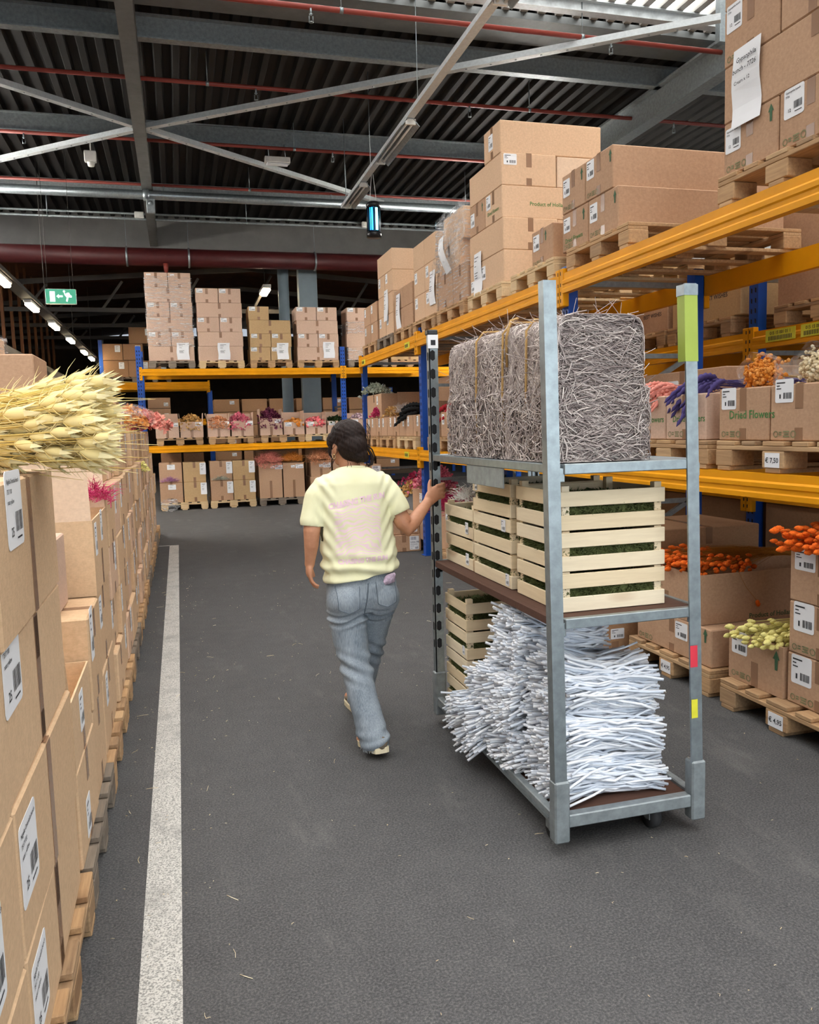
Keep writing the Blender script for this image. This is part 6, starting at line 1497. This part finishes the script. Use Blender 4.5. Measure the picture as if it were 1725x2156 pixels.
# canary grass: every head is a part
def head_mesh(mat, s=1.0, seed=1):
    rn = random.Random(seed); mb = MB(); n, m = 8, 7; rg = []
    for j in range(m):
        t_ = j/(m-1); rr = .0115*s*(.35+sin(pi*min(1, t_*.86+.12))*.9)*(.35 if j == m-1 else 1)
        rg.append([(rr*cos(2*pi*(k+.5*(j % 2))/n)*rn.uniform(.86, 1.14), t_*.048*s, rr*sin(2*pi*(k+.5*(j % 2))/n)*rn.uniform(.86, 1.14)) for k in range(n)])
    mb.loft(rg); return mb.mesh('grass_head', [mat])
plain('g_orange', srgb(232, 104, 18), .9, 0, .22, 120); plain('g_lemon', srgb(228, 218, 138), .9, 0, .14, 120)
HM = {k: [head_mesh(k, s, i) for i, s in enumerate((.9, 1.05, 1.2))] for k in ('g_orange', 'g_lemon')}
def look(d):
    return Vector((0, 1, 0)).rotation_difference(Vector(d).normalized()).to_euler()
def grass(label, hm, stemmat, root, heads, n, seed, spread, tail, sag=.03, scale=1.0):
    """root: where the stems end; heads: box (x0,x1,y0,y1,z0,z1) of head bases"""
    rn = random.Random(seed); t_ = thing('canary_grass', label, 'dried grass', root); st = MB(); R0 = Vector(root)
    for k in range(n):
        p = Vector((rn.uniform(*heads[0:2]), rn.uniform(*heads[2:4]), rn.uniform(*heads[4:6])))-R0
        d = (p-Vector((rn.uniform(-.03, .03), rn.uniform(-spread, spread), 0))+Vector((rn.gauss(0, .06), rn.gauss(0, .08), rn.gauss(-.02, .06)))).normalized()
        link('grass_head', HM[hm][k % 3], t_, p, look(d), (scale,)*3)
        st.tube([(rn.uniform(-.02, .02), rn.uniform(-spread, spread), rn.uniform(-.0, .03)), p*.5+Vector((0, 0, sag)), p+d*.004], .0011, 3, cap=False)
    q = mk('stems', st, stemmat, t_); q['kind'] = 'stuff'; return t_
zt = FZ+.50
grass('orange canary grass lying in the long open box', 'g_orange', 'f_orange_stem', (3.62, 4.22, zt+.02), (2.74, 3.20, 3.93, 4.52, zt-.005, zt+.065), 280, 51, .12, 0, scale=.84)
grass('orange canary grass bunch on the three-high stack', 'g_orange', 'f_orange_stem', (3.4, 2.98, FZ+.77), (2.66, 3.0, 2.80, 3.22, FZ+.755, FZ+.86), 170, 52, .08, 0, scale=.86)
grass('yellow canary grass in the open floor box', 'g_lemon', 'f_lemon', (3.3, 3.42, FZ+.26), (2.70, 2.98, 3.26, 3.62, FZ+.235, FZ+.31), 95, 53, .08, 0, .04, scale=.88)
grass('single orange stem hanging on the long box side', 'g_orange', 'f_orange_stem', (2.97, 3.89, zt+.0), (3.10, 3.12, 3.885, 3.888, FZ+.33, FZ+.335), 1, 54, .0, 0, 0)
# ---------------- yellow seed-pod bunch lying on the near cartons
def pod_mesh(seed):
    rn = random.Random(seed); mb = MB(); n = 10; rg = []
    for t_, r in ((0, .0025), (.006, .007), (.016, .0105), (.028, .0105), (.036, .009)):
        rg.append([(r*cos(2*pi*k/n), t_, r*sin(2*pi*k/n)) for k in range(n)])
    mb.loft(rg, cap=False)
    for k in range(5):
        a = 2*pi*k/5+rn.uniform(-.15, .15); u = Vector((cos(a), 0, sin(a))); s = Vector((-sin(a), 0, cos(a))); L = rn.uniform(.018, .032); fl = rn.uniform(.15, .55)
        b0 = u*.009+Vector((0, .032, 0)); mb.add([b0-s*.0055, b0+s*.0055, b0+u*L*fl*.5+Vector((0, L*.55, 0))+s*.003, b0+u*L*fl+Vector((0, L, 0)), b0+u*L*fl*.5+Vector((0, L*.55, 0))-s*.003], [(0, 1, 2, 3, 4)])
    for k in range(5):
        a = 2*pi*k/5+.6; u = Vector((cos(a), 0, sin(a))); mb.tube([u*.003, u*.02+Vector((0, .012, 0)), u*.034+Vector((0, .03, 0))], [.0009, .0007, .0002], 3, cap=False)
    return mb.mesh('seed_pod', ['straw'])
PODS = [pod_mesh(i) for i in range(5)]
t_ = thing('seed_pod_bunch', 'large straw-yellow bunch of dried seed pods lying on the near cartons', 'dried flowers', (-.95, 2.30, 1.47))
rn = random.Random(61); st = MB(); R0 = Vector((-.95, 2.30, 1.47))
for k in range(290):
    a = rn.uniform(0, 2*pi); rr = rn.random()**.5; f = rn.random()
    x = -.60+.40*f**.75; sp = .55+.45*(x+.62)/.4
    p = Vector((x, 2.33+.16*rr*cos(a)*sp, 1.455+.012+.105*sp+.118*rr*sin(a)*sp))
    if p.z < 1.445: p.z = 1.445+rn.random()*.02
    p.z -= max(0, x+.34)*.12
    d = Vector((1, rn.gauss(.02, .16), (p.z-1.56)*1.6+rn.gauss(.02, .13))).normalized()
    link('seed_pod', PODS[k % 5], t_, p-R0, look(d), (rn.uniform(.95, 1.45),)*3)
    q = p-R0-d*.002; st.tube([(0, rn.uniform(-.05, .05), rn.uniform(-.02, .06)), q*.55+Vector((0, rn.uniform(-.01, .01), .015)), q], .0016, 4, cap=False)
for k in range(420):
    x = rn.uniform(-.75, -.24); p = Vector((x, 2.33+rn.gauss(0, .075), 1.545+rn.gauss(0, .055))); p.z = max(1.437, p.z)-R0.z*0
    d = Vector((1, rn.gauss(0, .14), rn.gauss(0, .12))).normalized(); L = rn.uniform(.08, .2); st.tube([p-R0, p+d*L*.5-R0, p+d*L+Vector((0, 0, rn.gauss(0, .01)))-R0], [.0014, .0012, .0006], 3, cap=False)
q = mk('stems', st, 'straw_stem', t_); q['kind'] = 'stuff'
# top of the left wall
FL_ = 'flowers on the left carton wall'
clump('magenta star flowers poking out of the carton wall', 'f_magenta', (-.40, 4.28, 1.18), (.07, .08, .09), 160, 'fluff', 71, size=.03, group=FL_)
clump('orange flowers in a clear bag on the carton wall', 'f_amber', (-.52, 9.3, 1.57), (.2, .45, .27), 260, 'petal', 72, size=.045, group=FL_)
tag(mk('clear_bag', MB().loft([[(-.52+rr*.28*cos(2*pi*k/14)*(1+.08*sin(3*k)), 9.0+yy, 1.70+rr*.16*sin(2*pi*k/14)*(1+.06*cos(5*k))) for k in range(14)] for yy, rr in ((-.35, .25), (-.25, .8), (0, 1), (.35, 1.05), (.55, .9))], cap=False), 'cellophane'), 'clear plastic bag round the orange flowers on the carton wall', 'plastic bag')
clump('coral pink flower bunch at the far end of the carton wall top', 'f_salmon', (-.36, 11.3, 1.57), (.26, .4, .24), 300, 'petal', 73, size=.05, group=FL_)
clump('rust brown flowers beside the coral bunch', 'f_red', (-.50, 10.6, 1.58), (.16, .2, .2), 120, 'petal', 74, size=.045, group=FL_)
clump('yellow flowers tucked in an open carton of the wall', 'f_lemon', (-.38, 8.6, 1.15), (.06, .1, .1), 80, 'petal', 75, size=.03, group=FL_)
tag(mk('plastic_wrap', MB().ico((-.22, 16.6, .14), .16, 0, 3, (1.1, .7, .8), None, .18), 'film'), 'crumpled bluish plastic at the left end of the floor pallets', 'plastic wrap')
# film hood and sheet over the wrapped stack in the right rack
hb = MB(); rg = []
for j, (z, ex) in enumerate(((BZ+.93, 0), (BZ+.80, .03), (BZ+.62, .06), (BZ+.48, .10), (BZ+.36, .06))):
    rg.append([(FX-.02-ex*.5+.03*sin(k*1.3+j), 8.48-k*.095, z+.02*sin(k*2+j)) for k in range(11)])
vs_ = [p for r in rg for p in r]; hb.add(vs_, [(j*11+k, j*11+k+1, (j+1)*11+k+1, (j+1)*11+k) for j in range(4) for k in range(10)], smooth=True)
tag(mk('film_hood', hb, 'cellophane'), 'loose shiny film draped over the wrapped stack', 'plastic film')
sheet = MB().add([(FX-.035-.03*sin(j*.8), 8.32-.03*j-.16*k, BZ+.70-.075*j+.02*k) for j in range(6) for k in range(2)], [(2*j, 2*j+1, 2*j+3, 2*j+2) for j in range(5)], smooth=True)
tag(mk('paper_sheet', sheet, 'paper'), 'curled white sheet caught in the film of the wrapped stack', 'paper')
# bits on the floor
rn = random.Random(81); db = MB()
for k in range(420):
    x, y_ = rn.uniform(.0, 2.6), rn.uniform(1.2, 9)
    if rn.random() < .3: x = rn.uniform(-.3, .1)
    L = rn.uniform(.003, .012) if rn.random() < .85 else rn.uniform(.02, .06); a = rn.uniform(0, 6.3); r = rn.uniform(.0006, .0014)
    db.tube([(x, y_, .0018), (x+L*.5*cos(a)+.003*rn.gauss(0, 1), y_+L*.5*sin(a), .003), (x+L*cos(a), y_+L*sin(a), .0018)], r, 3)
o = mk('floor_litter', db, 'f_cream'); o['kind'] = 'stuff'; tag(o, 'tiny bits of straw scattered over the dark floor', 'litter')
import OpenImageIO as oi, numpy as np, sys
a=oi.ImageBuf('/workdir/render_main.png').get_pixels(oi.FLOAT); s=a.shape[1]/1725
for n,(x0,y0,x1,y1) in dict(floor=(690,1850,710,1875),farbox=(440,660,460,680),A=(1640,230,1660,250),B=(1400,340,1420,360),left=(60,1450,80,1470),shirt=(745,1010,765,1030),slat=(1280,1140,1300,1160),lintel=(500,480,520,500)).items():
    p=a[int(y0*s):max(int(y1*s),int(y0*s)+1),int(x0*s):int(x1*s)+1,:3].reshape(-1,3).mean(0); print(n,(p*255).round())
